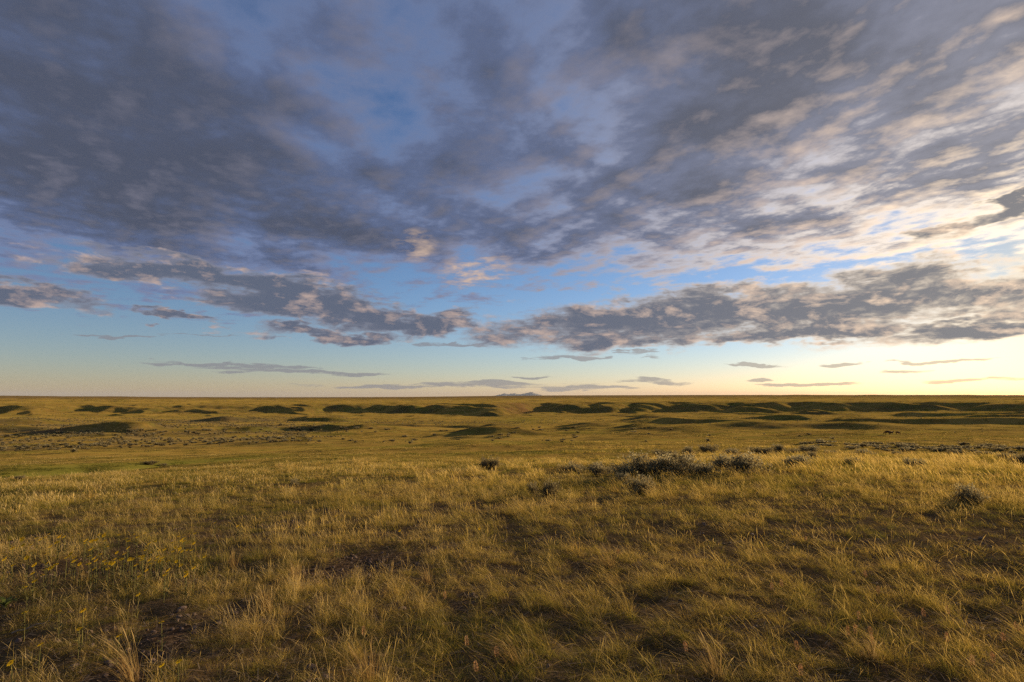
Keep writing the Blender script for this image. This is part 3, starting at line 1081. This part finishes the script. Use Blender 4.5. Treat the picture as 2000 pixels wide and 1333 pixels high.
BAND = 'sagebrush in the band on the right slope'
for k in range(70):
    t = _rs.random()
    ix = 1560 + 470 * t
    iy = 866 + 12 * t + _rs.gauss(0, 4.0) + (4 if k % 3 else 0)
    sage(ix, iy, _rs.uniform(16, 34), _rs.uniform(5, 9), 'low dark sagebrush in the right slope\'s brush band, ' + ('its left third' if t < 0.33 else 'its middle, straight below the cows' if t < 0.62 else 'its right third, toward the picture edge'), BAND, True)
VAL = 'scattered sagebrush in mid valley'
for k in range(46):
    ix = _rs.choice([_rs.uniform(660, 1000), _rs.uniform(960, 1130), _rs.uniform(1040, 1330), _rs.uniform(1150, 1640)])
    iy = _rs.uniform(836, 868)
    sage(ix, iy, _rs.uniform(7, 15), _rs.uniform(3.0, 5.0), 'small scattered sagebrush on open valley grass ' + ('left of the reddish slope' if ix < 950 else 'straight below the reddish slope' if ix < 1130 else 'right of the reddish slope, above the dark clump' if ix < 1340 else 'between the reddish slope and the cows'), VAL, True)
FLAT = 'sagebrush on the left sage flat'
for k in range(180):
    ix = _rs.uniform(-10, 620)
    lo = 884 - 0.030 * ix
    far_row = _rs.random() < 0.33
    iy = (_rs.uniform(lo - 34, lo - 22) if far_row else _rs.uniform(lo - 12, lo)) - 0.004 * ix
    sage(ix, iy, _rs.uniform(6, 15), _rs.uniform(3.0, 6.5), 'small grey sagebrush on the ' + ('far' if far_row else 'near') + ' strip of the left sage flat, ' + ('at the picture edge' if ix < 160 else 'in its middle' if ix < 400 else 'at its right end'), FLAT, True)


def sage_stuff():
    # the rest of the brush flats, too many and too small to tell apart
    rs = np.random.RandomState(77)
    src = bpy.data.collections.new('sage_source')
    for k, (fol, wd) in enumerate(SAGE_SMALL):
        src.objects.link(bpy.data.objects.new('bush_%02d' % k, fol))
    n = 95000
    D = np.sqrt(rs.rand(n) * (1130.0 ** 2 - 130.0 ** 2) + 130.0 ** 2)
    A = np.radians(-54 + 106 * rs.rand(n))
    x, y = D * np.sin(A), D * np.cos(A)
    b, g, tl, rd, sg = cover_maps(x, y)
    azd = np.degrees(A)
    p = sg * 0.95 + 0.05 * sstep(fbm(x / 60, y / 60, 3, seed=97), 0.05, 0.4)
    p = p + 0.35 * np.exp(-((azd - 36) / 14) ** 2 - ((D - 96 - 6 * fbm(azd * 0.3, azd * 0, 2, seed=98)) / 14) ** 2)
    p = p + 0.5 * np.exp(-((azd + 8) / 14) ** 2 - ((D - 560) / 70) ** 2) + 0.3 * np.exp(-((azd - 32) / 12) ** 2 - ((D - 620) / 40) ** 2)
    p = p + 0.16 * sstep(D, 820, 900) * sstep(fbm(x / 40, y / 40, 3, seed=100), -0.1, 0.3)
    keep = rs.rand(n) < p
    x, y = x[keep], y[keep]
    n = len(x)
    s = 0.5 + 1.0 * rs.rand(n) ** 1.5
    me = bpy.data.meshes.new('sagebrush_flats')
    me.vertices.add(n)
    me.vertices.foreach_set('co', np.stack([x, y, height(x, y)], 1).astype(np.float32).ravel())
    for nm, tp, key, val in (('rot', 'FLOAT_VECTOR', 'vector', np.stack([x * 0, x * 0, rs.rand(n) * 6.28], 1)),
                             ('scl', 'FLOAT_VECTOR', 'vector', np.stack([s, s, s * 0.95], 1)), ('pick', 'INT', 'value', rs.randint(0, 5, n))):
        a = me.attributes.new(nm, tp, 'POINT')
        a.data.foreach_set(key, np.ascontiguousarray(val, np.int32 if tp == 'INT' else np.float32).ravel())
    me.update()
    o = instancer('sagebrush_flats', me, src, SAGE_LEAF)
    tag(o, 'distant grey sagebrush covering the valley flats', 'sagebrush')
    print('sage stuff', n)


sage_stuff()

# ------------------------------------------------------------------ cows
COAT = plain_mat('red_brown_hide', (0.085, 0.022, 0.009), (0.20, 0.055, 0.020), 3.0, 0.75, 0.3)
COAT_DARK = plain_mat('dark_brown_hide', (0.035, 0.013, 0.008), (0.085, 0.028, 0.014), 3.0, 0.75, 0.3)


def make_cow(name, mat, grazing):
    """standing cow, nose toward +X, about 2.2 m long and 1.4 m at the shoulder"""
    V, E, rad = [], [], []

    def v(x, y, z, r, frm=None, ry=None):
        V.append((x, y, z))
        rad.append((r, ry or r))
        if frm is not None: E.append((frm, len(V) - 1))
        return len(V) - 1
    rump = v(-0.72, 0, 1.12, 0.27)
    hip = v(-0.48, 0, 1.10, 0.33, rump)
    belly = v(-0.05, 0, 1.02, 0.37, hip)
    chest = v(0.42, 0, 1.03, 0.35, belly)
    sh = v(0.66, 0, 1.10, 0.27, chest)
    if grazing:
        n1 = v(0.92, 0, 0.96, 0.19, sh)
        n2 = v(1.12, 0.02, 0.66, 0.15, n1)
        hd = v(1.22, 0.03, 0.44, 0.135, n2)
        mz = v(1.27, 0.03, 0.20, 0.085, hd)
    else:
        n1 = v(0.92, 0, 1.26, 0.19, sh)
        n2 = v(1.10, 0.02, 1.40, 0.15, n1)
        hd = v(1.28, 0.03, 1.40, 0.135, n2)
        mz = v(1.52, 0.03, 1.26, 0.085, hd)
    for s in (-1, 1):
        ear = v(V[n2][0] + 0.02, s * 0.17, V[n2][2] + 0.10, 0.04, n2)
        v(V[n2][0] - 0.02, s * 0.30, V[n2][2] + 0.08, 0.025, ear)
        # front leg: shoulder, knee (low), hoof
        a = v(0.52, s * 0.19, 0.80, 0.14, chest)
        b = v(0.54 + 0.03 * s, s * 0.19, 0.42, 0.075, a)
        c = v(0.52 + 0.05 * s, s * 0.19, 0.12, 0.05, b)
        v(0.56 + 0.05 * s, s * 0.19, 0.02, 0.06, c)
        # hind leg: stifle forward and high, hock pointing back, shank
        a = v(-0.46, s * 0.20, 0.78, 0.17, hip)
        b = v(-0.62, s * 0.20, 0.48, 0.085, a)
        c = v(-0.60 + 0.06 * s, s * 0.20, 0.14, 0.05, b)
        v(-0.56 + 0.06 * s, s * 0.20, 0.02, 0.06, c)
    t1 = v(-0.98, 0, 1.16, 0.05, rump)
    t2 = v(-1.06, 0, 0.80, 0.03, t1)
    v(-1.05, 0, 0.42, 0.055, t2)
    me = bpy.data.meshes.new(name)
    me.from_pydata(V, E, [])
    o = add(name, me)
    sk = o.modifiers.new('skin', 'SKIN')
    for i, r in enumerate(rad):
        me.skin_vertices[0].data[i].radius = r
    me.skin_vertices[0].data[belly].use_root = True
    o.modifiers.new('subd', 'SUBSURF').levels = 1
    o.modifiers['subd'].render_levels = 1
    dg = bpy.context.evaluated_depsgraph_get()
    m2 = bpy.data.meshes.new_from_object(o.evaluated_get(dg))
    o.modifiers.clear()
    o.data = m2
    m2.materials.clear()
    m2.materials.append(mat)
    for p in m2.polygons: p.use_smooth = True
    return o


for (ix, iy, rz, mat, gz, lab) in ((1733.5, 849.5, 170, COAT_DARK, True, 'dark brown cow at the left end of the three, grazing leftward'),
                                   (1741.5, 849.0, 12, COAT_DARK, False, 'dark brown middle cow of the three, head up'),
                                   (1753.5, 849.0, -8, COAT, True, 'brighter red-brown cow grazing at the right end of the three')):
    x, y, z, d = spot(ix, iy)
    o = make_cow('cow', mat, gz)
    o.location = (x, y, z - 0.02)
    o.rotation_euler = (0, 0, R(rz))
    print('cow distance', d)
    tag(o, lab, 'cow', 'cattle grazing in the valley')

# ------------------------------------------------------------------ stones
STONE = plain_mat('pinkish_stone', (0.085, 0.055, 0.042), (0.23, 0.16, 0.125), 26, 0.9, 0.15, 0.5)


def make_stone(seed):
    bm = bmesh.new()
    bmesh.ops.create_icosphere(bm, subdivisions=2, radius=1.0)
    rs = random.Random(seed)
    ox = rs.random() * 50
    sx, sy, sz = 1.0, rs.uniform(0.6, 0.9), rs.uniform(0.4, 0.65)
    for v in bm.verts:
        n = float(fbm(v.co.x * 1.1 + ox, v.co.y * 1.1 + v.co.z * 1.7, 3, seed=seed % 7))
        v.co *= 1 + 0.35 * n
        v.co.x *= sx; v.co.y *= sy; v.co.z *= sz
    me = bpy.data.meshes.new('stone')
    bm.to_mesh(me)
    bm.free()
    me.materials.append(STONE)
    return me


STONES = [make_stone(400 + k) for k in range(5)]
for k, (ix, iy, w, lab) in enumerate([
        (608, 1308, 26, 'pinkish fist-sized stone in bare soil, largest at the bottom left of centre'),
        (602, 1188, 12, 'small pale stone in bare soil below the reddish bunchgrass'),
        (355, 1192, 20, 'flat brown stone on the bare strip, centre left'),
        (172, 1174, 12, 'small brown stone left of the bare strip'),
        (148, 1122, 10, 'small stone on bare ground behind the bare strip at left'),
        (180, 1262, 12, 'reddish stone beside the bent grass clump at lower left'),
        (520, 1218, 12, 'small reddish stone right of the single flower'),
        (785, 1192, 20, 'flat pinkish stone among grass at the middle bottom'),
        (60, 1075, 10, 'pale stone at the near edge of the yellow flower patch'),
        (15, 1120, 12, 'pale stone by the left picture edge'),
        (935, 1262, 14, 'brown stone in the dark hollow at bottom centre'),
        (960, 1198, 12, 'brown stone in the bare gap above the bottom centre'),
        (1668, 1120, 14, 'brown stone in a gap of grass at right'),
        (145, 1305, 20, 'brown stone in bare soil at lower left corner')]):
    x, y, z, d = spot(ix, iy)
    o = add('stone', STONES[k % 5])
    r = w * d / 1111.1 / 2
    o.scale = (r, r, r)
    o.location = (x, y, z + r * 0.18)
    o.rotation_euler = (_rs.uniform(-.2, .2), _rs.uniform(-.2, .2), _rs.random() * 6.28)
    tag(o, lab, 'stone')


def pebbles():
    rs = np.random.RandomState(12)
    src = bpy.data.collections.new('pebble_source')
    for k, me in enumerate(STONES):
        src.objects.link(bpy.data.objects.new('peb_%02d' % k, me))
    n = 42000
    D = np.sqrt(rs.rand(n) * (13.0 ** 2 - 1.5 ** 2) + 1.5 ** 2)
    A = np.radians(-54 + 108 * rs.rand(n))
    x, y = D * np.sin(A), D * np.cos(A)
    b = cover_maps(x, y)[0]
    keep = rs.rand(n) < b * 0.9 + 0.05
    x, y = x[keep], y[keep]
    n = len(x)
    s = 0.004 + 0.022 * rs.rand(n) ** 3.0
    me = bpy.data.meshes.new('pebbles')
    me.vertices.add(n)
    me.vertices.foreach_set('co', np.stack([x, y, height(x, y) + s * 0.2], 1).astype(np.float32).ravel())
    for nm, tp, key, val in (('rot', 'FLOAT_VECTOR', 'vector', rs.rand(n, 3) * 0.6 + np.stack([x * 0, x * 0, rs.rand(n) * 6.28], 1)),
                             ('scl', 'FLOAT_VECTOR', 'vector', np.stack([s, s, s], 1)), ('pick', 'INT', 'value', rs.randint(0, 5, n))):
        a = me.attributes.new(nm, tp, 'POINT')
        a.data.foreach_set(key, np.ascontiguousarray(val, np.int32 if tp == 'INT' else np.float32).ravel())
    me.update()
    o = instancer('pebbles', me, src, STONE)
    tag(o, 'small pebbles strewn over the bare soil in the foreground', 'pebbles')


pebbles()


# dry litter lying on the soil between the tufts
def litter():
    rs = np.random.RandomState(15)
    n = 60000
    D = np.sqrt(rs.rand(n) * (11.0 ** 2 - 1.5 ** 2) + 1.5 ** 2)
    A = np.radians(-54 + 108 * rs.rand(n))
    x, y = D * np.sin(A), D * np.cos(A)
    L = 0.04 + 0.10 * rs.rand(n)
    th = rs.rand(n) * 2 * np.pi
    dx, dy = np.cos(th) * L / 2, np.sin(th) * L / 2
    w = 0.0014 + 0.0014 * rs.rand(n)
    wx, wy = -np.sin(th) * w, np.cos(th) * w
    za = height(x - dx, y - dy) + 0.006 + 0.02 * rs.rand(n)
    zb = height(x + dx, y + dy) + 0.004 + 0.02 * rs.rand(n)
    V = np.stack([np.stack([x - dx - wx, y - dy - wy, za], 1), np.stack([x - dx + wx, y - dy + wy, za], 1),
                  np.stack([x + dx + wx, y + dy + wy, zb], 1), np.stack([x + dx - wx, y + dy - wy, zb], 1)], 1).reshape(-1, 3)
    tone = np.repeat(np.clip(0.4 + 0.3 * rs.randn(n), 0, 1), 4)
    m = leaf_mat('dry_litter', [(0.09, 0.06, 0.04), (0.22, 0.15, 0.085), (0.40, 0.29, 0.17)], 0.1)
    o = add('grass_litter', mesh_from('grass_litter', V, np.arange(n * 4).reshape(-1, 4), {'tone': tone}, [m]))
    tag(o, 'dry straw litter lying on the foreground soil', 'litter', kind='stuff')


litter()

# ------------------------------------------------------------------ yellow flowers
STEM = plain_mat('flower_stem', (0.085, 0.080, 0.02), (0.15, 0.135, 0.035), 30, 0.8)
PETAL = leaf_mat('yellow_petal', [(0.72, 0.42, 0.015), (0.85, 0.60, 0.03)], 0.4)
DISC = plain_mat('flower_disc', (0.30, 0.13, 0.01), (0.48, 0.26, 0.02), 60, 0.9)


def make_flower(seed):
    rs = random.Random(seed)
    h = 1.0
    bend = rs.uniform(-0.16, 0.05)
    sv, sf = tube([(0, 0, -0.06), (bend * 0.3, 0, 0.5), (bend, 0.02, h)], [0.013, 0.011, 0.009], 4)
    lv, lf = [], []
    for k in range(5):
        z = 0.1 + 0.12 * k
        a = rs.random() * 6.28
        c, s = math.cos(a), math.sin(a)
        L = 0.24 * (1 - 0.12 * k)
        o = len(lv)
        lv += [(c * 0.0, s * 0.0, z), (c * L * 0.5 - s * 0.03, s * L * 0.5 + c * 0.03, z + 0.11), (c * L, s * L, z + 0.12), (c * L * 0.5 + s * 0.03, s * L * 0.5 - c * 0.03, z + 0.11)]
        lf.append((o, o + 1, o + 2, o + 3))
    sv, sf = jn([(sv, sf), (np.array(lv), np.array(lf))])
    stem = mesh_from('flower_stem', sv, sf, None, [STEM])
    pv, pf = [], []
    n = 9
    tx, ty = rs.uniform(-0.4, 0.4), rs.uniform(0.1, 0.8)
    for k in range(n):
        a = 2 * math.pi * k / n + rs.uniform(-.12, .12)
        c, s = math.cos(a), math.sin(a)
        L, w = 0.088 * rs.uniform(0.85, 1.1), 0.031
        o = len(pv)
        for (r_, ww, dz) in ((0.016, 0.007, 0.0), (L * 0.6, w, 0.008), (L, 0.008, -0.01)):
            for sg in (-1, 1):
                qx, qy = c * r_ - s * ww * sg, s * r_ + c * ww * sg
                pv.append((bend + qx, 0.02 + qy, h + dz + qx * tx + qy * ty))
        pf += [(o, o + 1, o + 3, o + 2), (o + 2, o + 3, o + 5, o + 4)]
    pet = mesh_from('flower_petals', pv, pf, {'tone': np.full(len(pv), 0.5)}, [PETAL])
    bm = bmesh.new()
    bmesh.ops.create_icosphere(bm, subdivisions=1, radius=0.026)
    for v in bm.verts:
        v.co.z = v.co.z * 0.6 + v.co.x * tx + v.co.y * ty
        v.co += Vector((bend, 0.02, h + 0.012))
    dm = bpy.data.meshes.new('flower_disc')
    bm.to_mesh(dm)
    bm.free()
    dm.materials.append(DISC)
    return stem, pet, dm


FLOWERS = [make_flower(500 + k) for k in range(6)]


def flower(ix, iy, hm, label, group):
    """head near photo point (ix, iy), stem hm metres tall"""
    base = spot(ix, iy)
    for _ in range(3):
        base = spot(ix, iy + hm * 1111.1 / base[3])
    x, y, z, d = base
    st, pt, dc = FLOWERS[_rs.randrange(6)]
    r = bpy.data.objects.new('yellow_flower', None)
    r.empty_display_size = 0.05
    COL.objects.link(r)
    r.location = (x, y, z)
    r.scale = (hm, hm, hm)
    r.rotation_euler = (0, 0, _rs.uniform(-0.7, 0.7))
    add('stem', st, r)
    hd = add('petals', pt, r)
    add('flower_centre', dc, hd)
    tag(r, label, 'flower', group)


FG = 'yellow flowers in the foreground grass'
for ix, iy, lab in [
        (268, 1164, 'single yellow flower standing over the bare strip, left of centre'),
        (47, 1200, 'orange-yellow flower near the left edge above the dry stalk'),
        (114, 1198, 'yellow flower right of the one near the left edge'),
        (152, 1231, 'orange-yellow flower left of the bent grass clump'),
        (74, 1262, 'open yellow flower in grass at lower left, below the dry stalk'),
        (24, 1298, 'orange-yellow flower lowest in the left corner'),
        (316, 1219, 'small yellow flower below and right of the single one on the bare strip'),
        (346, 1296, 'yellow flower near the bottom, right one of a pair'),
        (312, 1305, 'yellow flower near the bottom, left one of a pair'),
        (228, 1245, 'small yellow flower above the bent grass clump')]:
    flower(ix, iy, 0.19, lab, FG)
BED = 'yellow flowers in the left flower patch'


def bed_name(fx, fy):
    return 'small yellow flower in the %s row of the left flower patch, %s' % (
        'back' if fy < 1066 else 'front', 'near the picture edge' if fx < 110 else 'in its middle' if fx < 250 else 'at its right end')



for zx, zy in [(180, 560), (150, 590), (295, 480), (545, 425), (525, 455), (590, 440), (590, 400), (660, 455), (685, 390), (745, 435), (785, 465), (830, 435),
               (870, 435), (905, 435), (930, 440), (610, 285), (345, 300), (370, 300), (335, 330), (260, 300), (225, 315), (130, 345), (180, 345), (485, 335),
               (530, 325), (545, 320), (600, 320), (575, 285), (690, 285), (740, 310), (795, 300), (1045, 375), (1080, 375), (1110, 375), (1065, 325), (1000, 330),
               (1135, 335), (20, 430), (420, 420), (380, 420), (510, 415), (1250, 215), (480, 735), (340, 295), (640, 450), (760, 430), (700, 430), (615, 290)]:
    bed_label = bed_name(zx * 0.335, 950 + zy * 0.335)
    flower(zx * 0.335 + _rs.uniform(-2, 2), 950 + zy * 0.335, _rs.uniform(0.19, 0.25), bed_label, BED)
for _k in range(75):
    fx, fy = _rs.uniform(10, 400), _rs.uniform(1040, 1130)
    bed_label = bed_name(fx, fy)
    flower(fx, fy, _rs.uniform(0.17, 0.24), bed_label, BED)
FAR_F = 'yellow flowers right of the flower patch'
for zx, zy in [(1405, 240), (1385, 235), (1780, 240), (1745, 240), (1960, 175), (1960, 330), (1980, 330), (2310, 255), (2340, 262), (2800, 250)]:
    flower(zx * 0.335, 950 + zy * 0.335, 0.18, 'small yellow flower scattered in grass between the flower patch and the picture centre', FAR_F)

# ------------------------------------------------------------------ pinkish seed-head plants
SEED = leaf_mat('pink_seed_head', [(0.34, 0.16, 0.07), (0.52, 0.29, 0.13), (0.66, 0.44, 0.23)], 0.3)


def make_dock(seed):
    rs = np.random.RandomState(seed)
    sv, sf = tube([(0, 0, -0.05), (0.01, 0, 0.5), (-0.02, 0, 1.0)], [0.014, 0.012, 0.006], 4)
    stem = mesh_from('seed_stem', sv, sf, None, [STEM])
    n = 110
    f = rs.rand(n)
    r = 0.085 * np.sin(np.pi * (0.12 + 0.85 * f)) ** 0.8 * (0.5 + 0.5 * rs.rand(n))
    a = rs.rand(n) * 2 * np.pi
    c = np.stack([-0.015 + r * np.cos(a), r * np.sin(a), 0.55 + 0.47 * f], 1)
    u = np.stack([np.cos(a), np.sin(a), 0.6 + 0 * a], 1) * 0.05
    w = np.stack([-np.sin(a), np.cos(a), 0 * a], 1) * 0.024
    V = np.stack([c, c + u * 0.5 + w, c + u, c + u * 0.5 - w], 1).reshape(-1, 3)
    head = mesh_from('seed_head', V, np.arange(n * 4).reshape(-1, 4), {'tone': np.repeat(rs.rand(n), 4)}, [SEED])
    return stem, head


DOCKS = [make_dock(600 + k) for k in range(4)]
DG = 'pinkish seed heads in the right foreground'


def dock(ix, iy, hm, label, group=None):
    base = spot(ix, iy)
    for _ in range(3):
        base = spot(ix, iy + 0.75 * hm * 1111.1 / base[3])
    x, y, z, d = base
    st, hd = DOCKS[_rs.randrange(4)]
    r = bpy.data.objects.new('seed_head_plant', None)
    r.empty_display_size = 0.05
    COL.objects.link(r)
    r.location = (x, y, z)
    r.scale = (hm, hm, hm)
    r.rotation_euler = (_rs.uniform(-.08, .08), _rs.uniform(-.22, .0), _rs.random() * 0.6)
    add('stem', st, r)
    add('seed_head', hd, r)
    tag(r, label, 'seed head', group)


for x0, zx, zy, lab in [
        (660, 935, 975, 'pinkish seed head standing in the dark hollow at bottom centre'),
        (660, 820, 1055, 'pinkish seed head at the bottom edge left of centre'),
        (660, 155, 850, 'tan seed head over the golden bent clump, bottom left of centre'),
        (660, 760, 905, 'small seed head just left of the bottom-centre hollow'),
        (660, 630, 640, 'small reddish seed head alone in the middle foreground'),
        (660, 1635, 385, 'small orange seed head farthest back, right of centre'),
        (1330, 690, 935, 'pink seed head with darker foot, at left of the right foreground group'),
        (1330, 535, 590, 'tan seed head pair\'s left one, beyond the right foreground group'),
        (1330, 590, 570, 'tan seed head pair\'s right one, beyond the right foreground group'),
        (1330, 1120, 850, 'tallest pink seed head in the right foreground group'),
        (1330, 1135, 902, 'lowest seed head in the right foreground group'),
        (1330, 1025, 840, 'seed head left of the tallest in the right foreground group'),
        (1330, 985, 852, 'leftmost seed head of the right foreground group'),
        (1330, 1045, 760, 'pale seed head behind the right foreground group'),
        (1330, 1430, 740, 'left one of two seed heads far right of the foreground group'),
        (1330, 1565, 725, 'right one of two seed heads far right of the foreground group'),
        (1330, 1565, 890, 'slim reddish seed head between the right group and right edge'),
        (1330, 1895, 880, 'pink seed head close to the right picture edge'),
        (1330, 1985, 825, 'tan seed head cut by the right picture edge'),
        (1330, 1160, 610, 'small seed head in the dark gap of the right foreground'),
        (1330, 1090, 515, 'small pale seed head farther up the right foreground'),
        (1330, 735, 305, 'small seed head in the wind-bent grass at right, farthest back'),
        (1330, 50, 940, 'tan seed head in bent straw right of the bottom centre'),
        (1330, 705, 1080, 'yellowish seed head at the bottom edge, right half'),
        (1330, 1845, 1010, 'pink seed head in the lower right corner'),
        (1330, 1705, 1020, 'pink seed head left of the one in the lower right corner')]:
    dock(x0 + zx * 0.335, 950 + zy * 0.335, 0.125 if zy > 500 else 0.11, lab, DG if x0 == 1330 else None)


# ------------------------------------------------------------------ single bunchgrass clumps that stand out
STRAW = leaf_mat('reddish_straw', [(0.16, 0.085, 0.03), (0.30, 0.185, 0.065), (0.44, 0.31, 0.125)], 0.35)


def bunch(ix, iy, hm, wm, lean, n, label):
    x, y, z, d = spot(ix, iy)
    rs = np.random.RandomState(int(ix * 7 + iy))
    b = rs.randn(n, 2) * wm * 0.16
    base = np.column_stack([b, np.full(n, -0.02)])
    h = hm * (0.55 + 0.45 * rs.rand(n))
    ln = b * 1.6 + rs.randn(n, 2) * h[:, None] * 0.10 + np.array([lean, -0.05]) * h[:, None] * (0.6 + 0.8 * rs.rand(n, 1))
    tone = np.clip(0.55 + 0.25 * rs.randn(n), 0, 1)
    V, F, T, C = blade_verts(rs, base, h, np.full(n, 0.0042), ln, rs.rand(n) * np.pi, 1.8, 5, tone)
    m = n // 4
    k = rs.randint(0, n, m)
    V2, F2, T2, C2 = blade_verts(rs, base[k], h[k] * 1.2, np.full(m, 0.0042), ln[k] * 1.25, rs.rand(m) * np.pi, 2.0, 7, np.full(m, 0.9), head=1.3)
    V, F, T, C = join([(V, F, T, C), (V2, F2, T2, C2)])
    o = add('bunchgrass', mesh_from('bunchgrass', V, F, {'tone': C}, [STRAW]), loc=(x, y, z))
    tag(o, label, 'grass clump')


for args in [(522, 1198, 0.24, 0.10, -0.14, 70, 'upright reddish-gold bunchgrass standing over bare soil left of centre'),
             (255, 1338, 0.30, 0.16, -0.55, 60, 'long bent straw-coloured bunchgrass at lower left'),
             (715, 1340, 0.25, 0.20, -0.25, 80, 'dense golden bunchgrass at the bottom edge left of centre'),
             (575, 1132, 0.22, 0.10, -0.10, 45, 'small tan bunchgrass behind the upright reddish one'),
             (455, 1110, 0.22, 0.12, -0.06, 50, 'orange-tinted bunchgrass left of and behind the reddish one'),
             (835, 1140, 0.22, 0.12, -0.35, 55, 'reddish bent bunchgrass in the middle foreground'),
             (1010, 1300, 0.28, 0.16, -0.65, 40, 'arching pale straw bunchgrass at the bottom centre'),
             (1395, 1322, 0.24, 0.20, -0.35, 70, 'leaning gold-green bunchgrass at the bottom right of centre'),
             (1190, 1110, 0.24, 0.18, -0.45, 70, 'orange wind-bent bunchgrass right of the middle foreground'),
             (1700, 1290, 0.18, 0.16, -0.25, 80, 'yellowish bunchgrass under the right foreground seed heads')]:
    bunch(*args)

# a broad-leaved plant at the left edge and a dry stalk lying in front of it
LEAFG = leaf_mat('broad_green_leaf', [(0.08, 0.10, 0.025), (0.15, 0.165, 0.05)], 0.35)


def broadleaf(ix, iy):
    x, y, z, d = spot(ix, iy)
    root = bpy.data.objects.new('broadleaf_plant', None)
    root.empty_display_size = 0.05
    COL.objects.link(root)
    root.location = (x, y, z)
    rs = random.Random(3)
    for k in range(7):
        a = k * 0.9 + rs.uniform(-.2, .2)
        L, w = 0.13 * rs.uniform(0.7, 1.1), 0.034
        pts = []
        for i in range(6):
            f = i / 5
            ww = w * math.sin(math.pi * min(1, f * 0.92 + 0.06))
            for sg in (-1, 1):
                pts.append((f * L, sg * ww * 0.5, 0.02 + 0.13 * f - 0.10 * f * f))
        F = [(2 * i, 2 * i + 1, 2 * i + 3, 2 * i + 2) for i in range(5)]
        lf = add('leaf', mesh_from('leaf', pts, F, {'tone': np.full(len(pts), rs.random())}, [LEAFG], True), root)
        lf.rotation_euler = (0, rs.uniform(-0.5, -0.1), a)
    tag(root, 'green broad-leaved plant at the left picture edge', 'plant')


broadleaf(10, 1192)


def dry_stalk():
    a, b = spot(22, 1243), spot(96, 1226)
    pts = []
    for i in range(7):
        f = i / 6
        x, y = a[0] + (b[0] - a[0]) * f, a[1] + (b[1] - a[1]) * f
        pts.append((x - a[0], y - a[1], float(height(np.array([x]), np.array([y]))[0]) - a[2] + 0.02 + 0.03 * f + 0.006 * math.sin(i * 2.1)))
    v, f = tube(pts, [0.006, 0.006, 0.0055, 0.005, 0.0045, 0.004, 0.003], 6)
    o = add('dry_stalk', mesh_from('dry_stalk', v, f, None, [plain_mat('dead_stalk', (0.22, 0.15, 0.09), (0.36, 0.26, 0.17), 40)], True), loc=a[:3])
    tag(o, 'dry fallen stalk lying in the grass near the left edge', 'stalk')


dry_stalk()

# ------------------------------------------------------------------ haze
def build_haze():
    bm = bmesh.new()
    bmesh.ops.create_cube(bm, size=1.0)
    me = bpy.data.meshes.new('haze')
    bm.to_mesh(me)
    bm.free()
    o = add('haze', me)
    lo, hi = -140.0, 880.0
    o.scale = (250000, 250000, hi - lo)
    o.location = (0, 0, (hi + lo) / 2)
    m = bpy.data.materials.new('thin_evening_haze')
    m.use_nodes = True
    t = m.node_tree
    t.nodes.clear()
    v = t.nodes.new('ShaderNodeVolumePrincipled')
    v.inputs['Color'].default_value = (0.46, 0.53, 0.68, 1)
    v.inputs['Density'].default_value = 5.5e-6
    v.inputs['Anisotropy'].default_value = 0.0
    out = t.nodes.new('ShaderNodeOutputMaterial')
    t.links.new(v.outputs[0], out.inputs['Volume'])
    me.materials.append(m)
    o['kind'] = 'stuff'
    o['label'] = 'thin evening haze over the plain'


build_haze()
